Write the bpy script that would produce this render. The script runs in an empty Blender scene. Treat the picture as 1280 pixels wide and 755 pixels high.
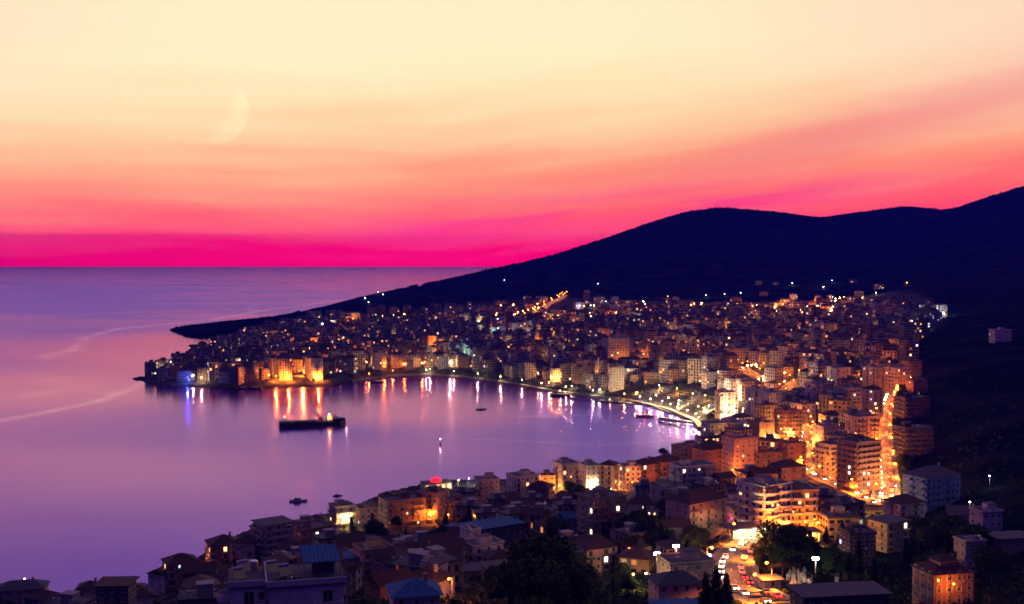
import bpy, math, random
import numpy as np
R = math.radians
random.seed(7)
rng = np.random.default_rng(7)
sc = bpy.context.scene
COL = sc.collection
# ------------------------------------------------------------------ camera
F = 1372.0; CH = 150.0; ROW0 = 323.0
TH = math.atan((377.5 - ROW0) / F)
cam = bpy.data.cameras.new('camera'); co = bpy.data.objects.new('camera', cam); COL.objects.link(co)
cam.sensor_width = 36; cam.lens = F / 1280 * 36; cam.clip_start = 1; cam.clip_end = 80000
co.location = (0, 0, CH); co.rotation_euler = (math.pi / 2 - TH, 0, 0); sc.camera = co
# ------------------------------------------------------------------ view, cycles
sc.view_settings.view_transform = 'Standard'; sc.view_settings.look = 'None'
sc.view_settings.exposure = 0.0; sc.view_settings.gamma = 1; sc.view_settings.use_curve_mapping = False
sc.render.engine = 'CYCLES'
cy = sc.cycles
cy.use_denoising = True; cy.denoiser = 'OPENIMAGEDENOISE'; cy.use_light_tree = True
cy.max_bounces = 4; cy.diffuse_bounces = 2; cy.glossy_bounces = 2; cy.transparent_max_bounces = 6; cy.volume_bounces = 0
cy.sample_clamp_direct = 0; cy.sample_clamp_indirect = 3.0; cy.caustics_reflective = False; cy.caustics_refractive = False
cy.pixel_filter_type = 'BLACKMAN_HARRIS'; cy.filter_width = 1.7
# ------------------------------------------------------------------ node helper
class N:
    def __init__(s, tree): s.t = tree; s.n = tree.nodes; s.l = tree.links
    def new(s, typ, **kw):
        n = s.n.new(typ)
        for k, v in kw.items(): setattr(n, k, v)
        return n
    def put(s, sock, v):
        if isinstance(v, bpy.types.NodeSocket): s.l.new(v, sock)
        elif v is not None: sock.default_value = v
    def m(s, op, a, b=None, c=None, clamp=False):
        n = s.new('ShaderNodeMath', operation=op); n.use_clamp = clamp
        s.put(n.inputs[0], a)
        if b is not None: s.put(n.inputs[1], b)
        if c is not None: s.put(n.inputs[2], c)
        return n.outputs[0]
    def smooth(s, v, a, b, o0=0.0, o1=1.0):
        n = s.new('ShaderNodeMapRange', interpolation_type='SMOOTHSTEP')
        s.put(n.inputs['Value'], v); s.put(n.inputs['From Min'], a); s.put(n.inputs['From Max'], b)
        s.put(n.inputs['To Min'], o0); s.put(n.inputs['To Max'], o1)
        return n.outputs[0]
    def xyz(s, x, y, z):
        n = s.new('ShaderNodeCombineXYZ')
        for i, v in enumerate((x, y, z)): s.put(n.inputs[i], v)
        return n.outputs[0]
    def noise(s, vec, scale, detail=2.0, rough=.5):
        n = s.new('ShaderNodeTexNoise'); s.put(n.inputs['Vector'], vec)
        n.inputs['Scale'].default_value = scale; n.inputs['Detail'].default_value = detail; n.inputs['Roughness'].default_value = rough
        return n.outputs['Fac']
    def ramp(s, fac, stops):
        n = s.new('ShaderNodeValToRGB'); cr = n.color_ramp
        while len(cr.elements) > 1: cr.elements.remove(cr.elements[-1])
        cr.elements[0].position = stops[0][0]; cr.elements[0].color = (*stops[0][1], 1)
        for p, c in stops[1:]:
            e = cr.elements.new(p); e.color = (*c, 1)
        s.put(n.inputs[0], fac); return n.outputs[0]
    def mix(s, f, a, b, mode='MIX'):
        n = s.new('ShaderNodeMix', data_type='RGBA', blend_type=mode)
        s.put(n.inputs[0], f)
        s.put(n.inputs[6], (*a, 1) if isinstance(a, tuple) else a); s.put(n.inputs[7], (*b, 1) if isinstance(b, tuple) else b)
        return n.outputs[2]
# ------------------------------------------------------------------ dusk sky
w = bpy.data.worlds.new('World'); sc.world = w; w.use_nodes = True
q = N(w.node_tree); q.n.clear()
tc = q.new('ShaderNodeTexCoord')
sp = q.new('ShaderNodeSeparateXYZ'); q.l.new(tc.outputs['Generated'], sp.inputs[0])
el = q.m('MULTIPLY', q.m('ARCSINE', sp.outputs[2]), F)                 # angle above the horizon
azr = q.m('ARCTAN2', sp.outputs[0], sp.outputs[1]); az = q.m('MULTIPLY', azr, F)   # -640..640 across the view
azc = q.m('MAXIMUM', q.m('MINIMUM', az, 800.0), -800.0)
shear = q.m('SUBTRACT', el, q.m('MULTIPLY', q.m('MAXIMUM', azc, -100.0), .12))
nz = q.noise(q.xyz(q.m('MULTIPLY', az, .0016), q.m('MULTIPLY', shear, .011), 3.3), 1.0, 4, .55)
nf = q.noise(q.xyz(q.m('MULTIPLY', az, .0035), q.m('MULTIPLY', shear, .045), 7.1), 1.0, 3, .5)
shift = q.m('MULTIPLY', q.m('ADD', q.m('MULTIPLY', azc, .045), 30.0), q.smooth(el, 15.0, 150.0, .15, 1.0))
e2 = q.m('SUBTRACT', el, shift)
e2 = q.m('ADD', e2, q.m('MULTIPLY', q.m('SUBTRACT', nz, .5), 80.0))
e2 = q.m('ADD', e2, q.m('MULTIPLY', q.m('SUBTRACT', nf, .5), 46.0))
k = 1 / 1400
SKY = [(-30, (.60, .002, .10)), (-12, (.98, 0.0, .07)), (7, (1, .002, .07)), (23, (1, .035, .07)), (50, (1, .14, .085)), (88, (1, .33, .15)), (125, (1, .58, .28)),
       (162, (1, .77, .41)), (215, (1, .88, .51)), (330, (1, .87, .55)), (400, (.62, .31, .86)), (500, (.30, .12, .88)), (800, (.035, .016, .50)), (1250, (.012, .010, .26))]
front = q.ramp(q.m('ADD', q.m('MULTIPLY', e2, k), .05), [(p * k + .05, c) for p, c in SKY])
# salmon cloud bank climbing to the right, deep pink bank low in the middle
line = q.m('ADD', 112.0, q.m('MULTIPLY', q.m('SUBTRACT', az, 215.0), .21))
g = q.m('DIVIDE', q.m('ADD', q.m('SUBTRACT', el, line), q.m('MULTIPLY', q.m('SUBTRACT', nz, .5), 40.0)), 24.0)
g = q.m('EXPONENT', q.m('MULTIPLY', q.m('MULTIPLY', g, g), -1.0))
g = q.m('MULTIPLY', g, q.smooth(az, 60.0, 420.0, 0.0, .62))
front = q.mix(g, front, (.88, .17, .15))
line2 = q.m('ADD', 42.0, q.m('MULTIPLY', q.m('SUBTRACT', az, 0.0), .10))
g2 = q.m('DIVIDE', q.m('SUBTRACT', el, line2), 26.0)
g2 = q.m('EXPONENT', q.m('MULTIPLY', q.m('MULTIPLY', g2, g2), -1.0))
g2 = q.m('MULTIPLY', g2, q.m('MULTIPLY', q.smooth(nf, .38, .62), q.m('MULTIPLY', q.smooth(az, -330.0, -60.0), q.smooth(az, 620.0, 250.0))))
front = q.mix(q.m('MULTIPLY', g2, .75), front, (.96, .02, .17))
front = q.mix(q.m('MULTIPLY', q.smooth(el, 110.0, 260.0), q.m('MAXIMUM', q.smooth(az, 60.0, 720.0, 0.0, .55), q.smooth(az, -330.0, -760.0, 0.0, .3))), front, (1, .52, .42))
back = q.ramp(q.m('MULTIPLY', el, 1 / 2200), [(0, (.030, .010, .13)), (.25, (.022, .012, .15)), (1, (.02, .015, .15))])
ff = q.smooth(q.m('COSINE', azr), -.15, .80)
ff = q.m('MAXIMUM', ff, q.smooth(el, 900.0, 2000.0))
colr = q.mix(ff, back, front)
bg = q.new('ShaderNodeBackground'); q.l.new(colr, bg.inputs[0]); q.l.new(q.m('EXPONENT', q.m('MULTIPLY', q.m('MINIMUM', 20500.0, q.m('DIVIDE', 470.0 * F, q.m('MAXIMUM', el, 1.0))), 8.5e-5 * 1.0)), bg.inputs[1])
out = q.new('ShaderNodeOutputWorld'); q.l.new(bg.outputs[0], out.inputs[0])
w.cycles.sampling_method = 'MANUAL'; w.cycles.sample_map_resolution = 512
# ------------------------------------------------------------------ view geometry: pixel of the 1280x755 frame <-> place
cT, sT = math.cos(TH), math.sin(TH)
def ray(px, py):
    a = (px - 640) / F; b = -(py - 377.5) / F
    return np.array([a, cT + b * sT, -sT + b * cT])
def at(px, py, D):
    d = ray(px, py); s = D / d[1]
    return (d[0] * s, D, CH + d[2] * s)
def proj(x, y, z):
    dz = z - CH
    fw = y * cT - dz * sT; up = y * sT + dz * cT
    return 640 + F * x / fw, 377.5 - F * up / fw
def sea(px, py):
    d = ray(px, py); s = -CH / d[2]; return (d[0] * s, d[1] * s)
# ------------------------------------------------------------------ coast and terrain
FAR = [(878, 548), (874, 537), (868, 528), (852, 521), (832, 513), (800, 505), (770, 500), (740, 497), (690, 490), (640, 481), (590, 474), (545, 470), (500, 470),
       (470, 474), (440, 478), (420, 482), (380, 484), (330, 485), (285, 487), (262, 484), (225, 483), (200, 483), (185, 480), (170, 474), (184, 468), (205, 461), (240, 452), (270, 443), (290, 435), (303, 429), (300, 424),
       (275, 423), (250, 423), (228, 421), (222, 418), (210, 412)]
NEAR = [(-40, 733), (20, 738), (48, 748), (62, 768), (98, 768), (110, 752), (150, 742), (196, 728), (226, 712), (258, 692), (300, 668), (335, 655), (372, 652), (410, 644), (445, 632),
        (480, 617), (540, 604), (600, 600), (645, 600), (700, 592), (780, 582), (830, 572), (862, 562)]
near = [sea(*p) for p in NEAR]; far = [sea(*p) for p in FAR]
LAND = [(-700, -300), (-560, 200), (-330, 440)] + near + far + [(-735, 2420), (-660, 2700), (-470, 3200), (-250, 3800), (100, 4500), (900, 5600), (3000, 7600), (9000, 9000), (9000, -300)]
LP = np.array(LAND)
def sdf(X, Y, poly=LP):
    d = np.full(X.shape, 1e18); ins = np.zeros(X.shape, bool)
    n = len(poly)
    for i in range(n):
        a = poly[i]; b = poly[(i + 1) % n]; e = b - a
        t = np.clip(((X - a[0]) * e[0] + (Y - a[1]) * e[1]) / (e @ e), 0, 1)
        d = np.minimum(d, (X - a[0] - t * e[0]) ** 2 + (Y - a[1] - t * e[1]) ** 2)
        c = (a[1] > Y) != (b[1] > Y)
        with np.errstate(divide='ignore', invalid='ignore'):
            ins ^= c & (X < (b[0] - a[0]) * (Y - a[1]) / (b[1] - a[1] + 1e-12) + a[0])
    return np.where(ins, 1, -1) * np.sqrt(d)
CTRL = [  # pixel, pixel, distance
    (28, 752, 450), (145, 775, 345), (275, 703, 480), (343, 701, 500), (350, 750, 370), (480, 727, 380), (505, 652, 600), (600, 706, 420), (600, 672, 520), (600, 628, 650),
    (650, 628, 650), (738, 612, 680), (744, 718, 395), (752, 671, 480), (800, 643, 540), (866, 614, 600), (870, 676, 460), (965, 668, 445), (850, 592, 720), (905, 558, 800), (955, 590, 660),
    (955, 532, 900), (1030, 592, 640), (1075, 610, 600), (1032, 560, 740), (1105, 632, 540), (1107, 590, 640), (1103, 540, 760), (1114, 484, 960), (1060, 520, 850), (1100, 450, 1180),
    (1050, 608, 590), (998, 572, 690), (1003, 536, 800), (940, 680, 400), (905, 712, 350), (945, 748, 300), (1165, 632, 520), (1180, 748, 330), (1280, 740, 300), (1110, 682, 430), (1145, 576, 660), (1145, 528, 790),
    (480, 752, 290), (600, 750, 290), (700, 752, 300), (820, 748, 310), (1060, 740, 320), (200, 752, 410), (1210, 660, 450), (1260, 690, 390),
    (820, 470, 1250), (772, 458, 1360), (640, 420, 1800), (560, 440, 1600), (480, 440, 1600), (380, 450, 1480), (280, 470, 1330), (430, 405, 2000), (700, 375, 2250), (650, 403, 1950), (330, 430, 1750),
    (980, 382, 2200), (1000, 420, 1650), (1000, 460, 1150), (900, 500, 1000), (950, 490, 970), (880, 520, 960), (880, 440, 1400), (880, 400, 1900), (560, 400, 2000),
    (900, 350, 2750), (700, 352, 2850), (1100, 352, 2650), (1000, 300, 3500), (1180, 400, 1500), (1250, 426, 1100), (1280, 500, 720), (1210, 560, 620), (1280, 640, 430), (1290, 330, 2300), (1200, 450, 1000),
    (900, 259, 4000), (860, 264, 3950), (820, 276, 3900), (760, 297, 3800), (700, 317, 3650), (650, 329, 3500), (600, 340, 3350), (540, 354, 3100), (500, 362, 2950), (450, 372, 2780), (400, 385, 2620), (350, 394, 2500), (300, 400, 2430), (250, 406, 2360),
    (960, 264, 4050), (1025, 272, 4200), (1080, 264, 4600), (1130, 258, 4700), (1185, 262, 4400), (1230, 247, 4200), (1280, 232, 4100), (1400, 215, 4000), (1800, 230, 4000),
    (1000, 290, 3700), (1150, 300, 3500), (1500, 500, 900), (1500, 300, 2500), (1700, 700, 400)]
CP = []
for a, b, D in CTRL:
    CP.append((a, math.log(D), at(a, b, D)[2]))
for a in (-300, 100, 400, 640, 900, 1200, 1600):
    CP += [(a, math.log(30), 135), (a, math.log(60), 119), (a, math.log(110), 100), (a, math.log(160), 90 if a < 900 else 85), (a, math.log(220), 76 if a > 300 else 62)]
for a, b, D in [(900, 259, 4000), (820, 276, 3900), (700, 317, 3650), (600, 340, 3350), (500, 362, 2950), (400, 385, 2620), (300, 400, 2430), (1025, 272, 4200), (1130, 258, 4700), (1280, 232, 4100), (1600, 215, 4000)]:
    z = at(a, b, D)[2]; CP.append((a, math.log(D * 1.17), z * .72 - 12)); CP.append((a, math.log(D * 1.6), z * .3 - 30))
CP = np.array(CP)
U = np.stack([CP[:, 0] / 330, CP[:, 1] * 1.9], 1)
def kern(a, b): return -np.sqrt(((a[:, None, :] - b[None]) ** 2).sum(2) + .02)
K = kern(U, U); n_ = len(U)
A_ = np.block([[K + np.diag(np.where(CP[:, 1] > math.log(1050), .004, .02)), np.ones((n_, 1))], [np.ones((1, n_)), np.zeros((1, 1))]])
W_ = np.linalg.solve(A_, np.append(CP[:, 2], 0))
GP, GD = 720, 620
gp = np.linspace(-500, 1800, GP); gl = np.linspace(math.log(26), math.log(8200), GD)
PX, LD = np.meshgrid(gp, gl)
Z = np.empty(PX.shape)
for r in range(GD):
    u = np.stack([PX[r] / 330, LD[r] * 1.9], 1); Z[r] = kern(u, U) @ W_[:-1] + W_[-1]
YY = np.exp(LD); XX = (PX - 640) / F * YY
def vnoise(X, Y, s, seed):
    x = X / s; y = Y / s; i = np.floor(x).astype(int); j = np.floor(y).astype(int); fx = x - i; fy = y - j
    def h(a, b):
        v = np.sin(a * 127.1 + b * 311.7 + seed * 74.7) * 43758.5453; return v - np.floor(v)
    fx = fx * fx * (3 - 2 * fx); fy = fy * fy * (3 - 2 * fy)
    return (h(i, j) * (1 - fx) + h(i + 1, j) * fx) * (1 - fy) + (h(i, j + 1) * (1 - fx) + h(i + 1, j + 1) * fx) * fy
amp = np.clip((YY - 1900) / 1500, 0, 1)
Z += amp * ((vnoise(XX, YY, 420, 1) - .5) * 22 + (vnoise(XX, YY, 170, 2) - .5) * 10 + (vnoise(XX, YY, 60, 3) - .5) * 4)
Z += (vnoise(XX, YY, 35, 5) - .5) * 1.2
# bring the skyline to the traced ridge
RID = ([100, 210, 250, 300, 350, 400, 450, 500, 540, 600, 650, 700, 760, 820, 860, 900, 960, 1025, 1080, 1130, 1185, 1230, 1280, 1400, 1800], [420, 412, 405, 399.5, 393, 384, 371, 360.5, 353, 339, 328.5, 316.5, 296.5, 275.5, 264, 259, 263.5, 271.5, 264, 257.5, 262, 247, 231.5, 212, 225])
for _ in range(3):
    fw0 = YY * cT - (Z - CH) * sT; py0 = np.where(YY > 2250, 377.5 - F * (YY * sT + (Z - CH) * cT) / fw0, 9e9)
    jj = py0.argmin(0); dl = (py0.min(0) - np.interp(gp, RID[0], RID[1])) / F * YY[jj, np.arange(GP)]
    dl = np.convolve(np.pad(dl, 4, 'edge'), np.ones(9) / 9, 'valid'); tt_ = np.clip((YY - 2300) / np.maximum(YY[jj, np.arange(GP)][None] - 2300, 60), 0, 1)
    Z += dl[None] * tt_ * tt_ * (3 - 2 * tt_)
SD = sdf(XX, YY)
wig = (vnoise(XX, YY, 40, 8) - .5) * np.where(YY > 1330, 14, 3)
SDw = SD + wig * np.clip(1 - np.abs(SD) / 60, 0, 1) * (1 - ((XX > -330) & (XX < 200) & (YY > 900) & (YY < 1420)))
Z = np.where(SDw > 0, np.minimum(np.maximum(Z, 1.6), 1.4 + np.where(YY > 2150, .75, .30) * np.maximum(SDw - 2, 0) + .2), 0)
Z = np.where(SDw > 0, np.minimum(Z, SDw * 1.6), np.maximum(SDw * .8, -12))
def tz(x, y):
    y = max(y, 27); px = 640 + F * x / y
    a = min(max((px + 500) / 2300 * (GP - 1), 0), GP - 1.001); b = min(max((math.log(y) - gl[0]) / (gl[-1] - gl[0]) * (GD - 1), 0), GD - 1.001)
    i, j = int(a), int(b); fa, fb = a - i, b - j
    return float((Z[j, i] * (1 - fa) + Z[j, i + 1] * fa) * (1 - fb) + (Z[j + 1, i] * (1 - fa) + Z[j + 1, i + 1] * fa) * fb)
def hit(px, py, d0=90.0):
    d = ray(px, py); y = d0
    while y < 8000:
        s = y / d[1]; z = CH + d[2] * s
        if z <= max(tz(d[0] * s, y), 0): return (d[0] * s, y, max(tz(d[0] * s, y), 0))
        y *= 1.004
    return None
# roads: centre lines traced, then laid in the ground
ROADS = {
    'curved_road': ([(1003, 528), (1008, 545), (1004, 558), (998, 570), (1002, 582), (1020, 594), (1050, 607), (1078, 618), (1104, 632)], 11),
    'steep_street': ([(1118, 482), (1111, 500), (1105, 518), (1102, 540), (1104, 562), (1106, 585), (1108, 608), (1108, 632)], 11),
    'hairpin_road': ([(985, 657), (962, 668), (944, 680), (921, 694), (909, 710), (910, 726), (925, 740), (960, 752), (1000, 762)], 13),
    'hill_street': ([(645, 406), (660, 396), (678, 386), (700, 374), (706, 369)], 10),
    'valley_street': ([(976, 512), (972, 500), (985, 486), (1000, 474)], 10),
    'upper_street': ([(950, 476), (938, 466), (926, 458)], 9)}
RP = {}
def resample(P, st):
    out = [P[0]]
    for a, b in zip(P, P[1:]):
        a = np.array(a); b = np.array(b); n = max(1, int(np.linalg.norm(b - a) / st))
        for i in range(1, n + 1): out.append(a + (b - a) * i / n)
    return [np.array(p) for p in out]
def smoothp(P, it=3):
    for _ in range(it):
        P = [P[0]] + [(P[i - 1] + 2 * P[i] + P[i + 1]) / 4 for i in range(1, len(P) - 1)] + [P[-1]]
    return P
RD = np.full(Z.shape, 1e9)
for nm, (pts, wd) in ROADS.items():
    c = [hit(*p) for p in pts]; c = [p for p in c if p]
    c = smoothp(resample([np.array(p) for p in c], 7), 8)
    zz = np.array([tz(p[0], p[1]) for p in c]); 
    for _ in range(12): zz[1:-1] = (zz[:-2] + 2 * zz[1:-1] + zz[2:]) / 4
    c = [np.array([p[0], p[1], z]) for p, z in zip(c, zz)]
    RP[nm] = (c, wd)
    best = np.full(Z.shape, 1e9); bz = np.zeros(Z.shape)
    for p in c:
        d = (XX - p[0]) ** 2 + (YY - p[1]) ** 2; mm = d < best
        best = np.where(mm, d, best); bz = np.where(mm, p[2], bz)
    best = np.sqrt(best); RD = np.minimum(RD, best)
    t = np.clip((best - wd * .5 - 3) / 12, 0, 1); t = t * t * (3 - 2 * t)
    Z = np.where(best < wd * .5 + 15, (bz - .25) * (1 - t) + Z * t, Z)
# ------------------------------------------------------------------ mesh helper
class MB:
    def __init__(s): s.v = []; s.f = []; s.m = []; s.u = []
    def poly(s, pts, mat=0, uv=None):
        b = len(s.v); s.v += [tuple(map(float, p)) for p in pts]; s.f.append(tuple(range(b, b + len(pts)))); s.m.append(mat)
        s.u += list(uv) if uv else [(0.0, 0.0)] * len(pts); return s
    def box(s, x0, x1, y0, y1, z0, z1, mat=0, top=None, bottom=True):
        a = [(x0, y0), (x1, y0), (x1, y1), (x0, y1)]
        for i in range(4):
            p, r = a[i], a[(i + 1) % 4]; s.poly([(*p, z0), (*r, z0), (*r, z1), (*p, z1)], mat)
        s.poly([(*p, z1) for p in a], mat if top is None else top)
        if bottom: s.poly([(*p, z0) for p in a[::-1]], mat)
        return s
    def prism(s, P, z0, z1, mat=0, top=None):
        n = len(P)
        for i in range(n):
            p, r = P[i], P[(i + 1) % n]; s.poly([(*p, z0), (*r, z0), (*r, z1), (*p, z1)], mat)
        s.poly([(*p, z1) for p in P], mat if top is None else top); s.poly([(*p, z0) for p in P[::-1]], mat); return s
    def tube(s, pts, r, k=6, mat=0, r1=None):
        pts = [np.array(p, float) for p in pts]; n = len(pts); rings = []
        for i, p in enumerate(pts):
            d = pts[min(i + 1, n - 1)] - pts[max(i - 1, 0)]; d /= (np.linalg.norm(d) + 1e-9)
            a = np.cross(d, (0, 0, 1) if abs(d[2]) < .9 else (1, 0, 0)); a /= np.linalg.norm(a); b = np.cross(d, a)
            rr = r if r1 is None else r + (r1 - r) * i / (n - 1)
            rings.append([p + rr * (a * math.cos(2 * math.pi * j / k) + b * math.sin(2 * math.pi * j / k)) for j in range(k)])
        for i in range(n - 1):
            for j in range(k): s.poly([rings[i][j], rings[i][(j + 1) % k], rings[i + 1][(j + 1) % k], rings[i + 1][j]], mat)
        s.poly(rings[0][::-1], mat); s.poly(rings[-1], mat); return s
    def ball(s, c, r, k=8, h=5, mat=0, sq=(1, 1, 1), jit=0):
        g = []
        for i in range(h + 1):
            t = math.pi * i / h
            g.append([(c[0] + r * sq[0] * math.sin(t) * math.cos(2 * math.pi * j / k) * (1 + jit * random.uniform(-1, 1)), c[1] + r * sq[1] * math.sin(t) * math.sin(2 * math.pi * j / k) * (1 + jit * random.uniform(-1, 1)), c[2] + r * sq[2] * math.cos(t)) for j in range(k)])
        for i in range(h):
            for j in range(k):
                P = [g[i][j], g[i + 1][j], g[i + 1][(j + 1) % k], g[i][(j + 1) % k]]
                if i == 0: P = P[:3]
                elif i == h - 1: P = [P[0], P[1], P[3]]
                s.poly(P, mat)
        return s
    def mesh(s, name, mats, smooth=False):
        me = bpy.data.meshes.new(name); me.from_pydata(s.v, [], s.f)
        for m in mats: me.materials.append(m)
        me.polygons.foreach_set('material_index', s.m)
        ul = me.uv_layers.new(name='UVMap'); ul.data.foreach_set('uv', [c for p in s.u for c in p])
        if smooth: me.shade_smooth()
        me.update(); return me
def link(name, me, parent=None, loc=None, rz=0):
    o = bpy.data.objects.new(name, me); COL.objects.link(o); o.parent = parent
    if loc is not None: o.location = loc
    if rz: o.rotation_euler = (0, 0, rz)
    return o
def empty(name, loc, rz=0):
    o = bpy.data.objects.new(name, None); COL.objects.link(o); o.location = loc; o.rotation_euler = (0, 0, rz); o.empty_display_size = .1; return o
def tag(o, label=None, cat=None, group=None, kind=None):
    if label: o['label'] = label
    if cat: o['category'] = cat
    if group: o['group'] = group
    if kind: o['kind'] = kind
    return o
KIDS = {}
def copy_tree(o, parent=None):
    c = o.copy(); COL.objects.link(c); c.parent = parent
    for ch in o.children: copy_tree(ch, c)
    return c
# ------------------------------------------------------------------ materials
MATS = {}
def mat(name, col, rough=.8, var=.25, scale=.35, metal=0.0, emis=None, es=0.0, spec=.3, stain=True):
    if name in MATS: return MATS[name]
    m = bpy.data.materials.new(name); m.use_nodes = True; q = N(m.node_tree); b = q.n['Principled BSDF']
    b.inputs['Roughness'].default_value = rough; b.inputs['Metallic'].default_value = metal; b.inputs['Specular IOR Level'].default_value = spec
    if emis is None:
        t = q.new('ShaderNodeTexCoord'); oi = q.new('ShaderNodeObjectInfo')
        off = q.new('ShaderNodeVectorMath', operation='ADD'); q.l.new(t.outputs['Object'], off.inputs[0])
        q.l.new(q.m('MULTIPLY', oi.outputs['Random'], 57.0), off.inputs[1])
        n1 = q.noise(off.outputs[0], scale, 4, .6)
        mp = q.new('ShaderNodeMapping'); mp.inputs['Scale'].default_value = (1.6, 1.6, .22); q.l.new(off.outputs[0], mp.inputs[0])
        n2 = q.noise(mp.outputs[0], 1.0, 3, .6)
        f = q.m('ADD', q.m('MULTIPLY', n1, .6), q.m('MULTIPLY', n2, .4 if stain else 0.0))
        c = q.ramp(q.smooth(f, .3, .7), [(0, tuple(v * (1 - var) for v in col)), (1, tuple(min(1, v * (1 + var * .5)) for v in col))])
        c = q.mix(1.0, c, q.ramp(oi.outputs['Random'], [(0, (.86, .86, .86)), (1, (1, 1, 1))]), 'MULTIPLY')
        if name.startswith('roof_tile') or name.startswith('roof_blue'):
            so = q.new('ShaderNodeSeparateXYZ'); q.l.new(t.outputs['Object'], so.inputs[0])
            wv = q.m('FRACT', q.m('MULTIPLY', so.outputs[2 if 'tile' in name else 0], 6.0 if 'tile' in name else 1.6))
            c = q.mix(q.m('MULTIPLY', q.m('GREATER_THAN', wv, .72), .5), c, (.01, .01, .012))
            n3 = q.noise(off.outputs[0], 2.2, 2); c = q.mix(q.smooth(n3, .56, .72, 0.0, .45), c, tuple(v * .4 + .04 for v in col))
        q.l.new(c, b.inputs['Base Color'])
    else:
        b.inputs['Base Color'].default_value = (.03, .03, .03, 1)
        b.inputs['Emission Color'].default_value = (*emis, 1); b.inputs['Emission Strength'].default_value = es
        m.cycles.emission_sampling = 'NONE'
    MATS[name] = m; return m
ORANGE = (1, .225, .018); AMBER = (1, .42, .08); WARM = (1, .66, .30); WHITE = (1, .80, .48); COOL = (.72, .85, 1); RED = (1, .02, .03); MAGENTA = (1, .03, .35); BLUE = (.05, .12, 1); CYAN = (.35, 1, .85)
def emat(name, c, s): return mat(name, (.5, .5, .5), .5, emis=c, es=s)
EOLD = None
WALLS = {'white': (.62, .58, .56), 'cream': (.58, .48, .36), 'pink': (.55, .36, .33), 'lilac': (.48, .42, .50), 'brown': (.30, .19, .15), 'terracotta': (.38, .18, .12), 'grey': (.32, .31, .33),
         'blue': (.16, .26, .50), 'dark': (.10, .09, .10), 'ochre': (.60, .42, .20)}
def wallmat(c): return mat('plaster_' + c, WALLS[c], .85, .28, .25)
m_roof = mat('roof_concrete', (.09, .095, .13), .9, .35, .5, stain=False)
m_tile = mat('roof_tile', (.075, .03, .032), .85, .35, 1.5, stain=False)
m_bluer = mat('roof_blue_metal', (.03, .13, .30), .85, .35, .8, spec=.1)
m_concrete = mat('concrete', (.28, .27, .27), .9, .3, .5)
m_metal = mat('painted_metal', (.12, .12, .13), .5, .15, 1)
m_steel = mat('galvanised_metal', (.45, .46, .48), .4, .15, 1, metal=.7)
m_glass = mat('window_glass', (.015, .018, .03), .12, .2, .3, spec=.8)
m_frame = mat('window_frame', (.55, .54, .52), .6, .1, 1)
m_shut = mat('shutter_wood', (.10, .06, .045), .8, .2, 1)
m_winA = emat('lit_window_warm', (1, .52, .20), 3.2); m_winB = emat('lit_window_pale', (1, .83, .55), 3.5); m_winC = emat('lit_window_cool', (.62, .76, 1), 2.5)
m_panel = mat('solar_panel', (.02, .03, .06), .15, .1, 1, spec=.8)
m_bark = mat('bark', (.09, .06, .04), .95, .3, 2)
m_asph = mat('asphalt', (.14, .135, .13), .75, .3, .2, stain=False)
m_pave = mat('paving', (.26, .24, .22), .85, .3, .4, stain=False)
m_paint = mat('road_paint', (.75, .74, .70), .7, .2, 1.5, stain=False)
def leafmat(name, a, b):
    m = bpy.data.materials.new(name); m.use_nodes = True; q = N(m.node_tree); s = q.n['Principled BSDF']; s.inputs['Roughness'].default_value = .75
    t = q.new('ShaderNodeTexCoord'); n = q.noise(t.outputs['Object'], 1.1, 3, .6); q.l.new(q.ramp(q.smooth(n, .35, .65), [(0, a), (1, b)]), s.inputs['Base Color'])
    s.inputs['Specular IOR Level'].default_value = .02; MATS[name] = m; return m
m_leaf = leafmat('foliage', (.018, .035, .012), (.06, .085, .03)); m_leafd = leafmat('foliage_conifer', (.006, .016, .010), (.018, .034, .018))
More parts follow.
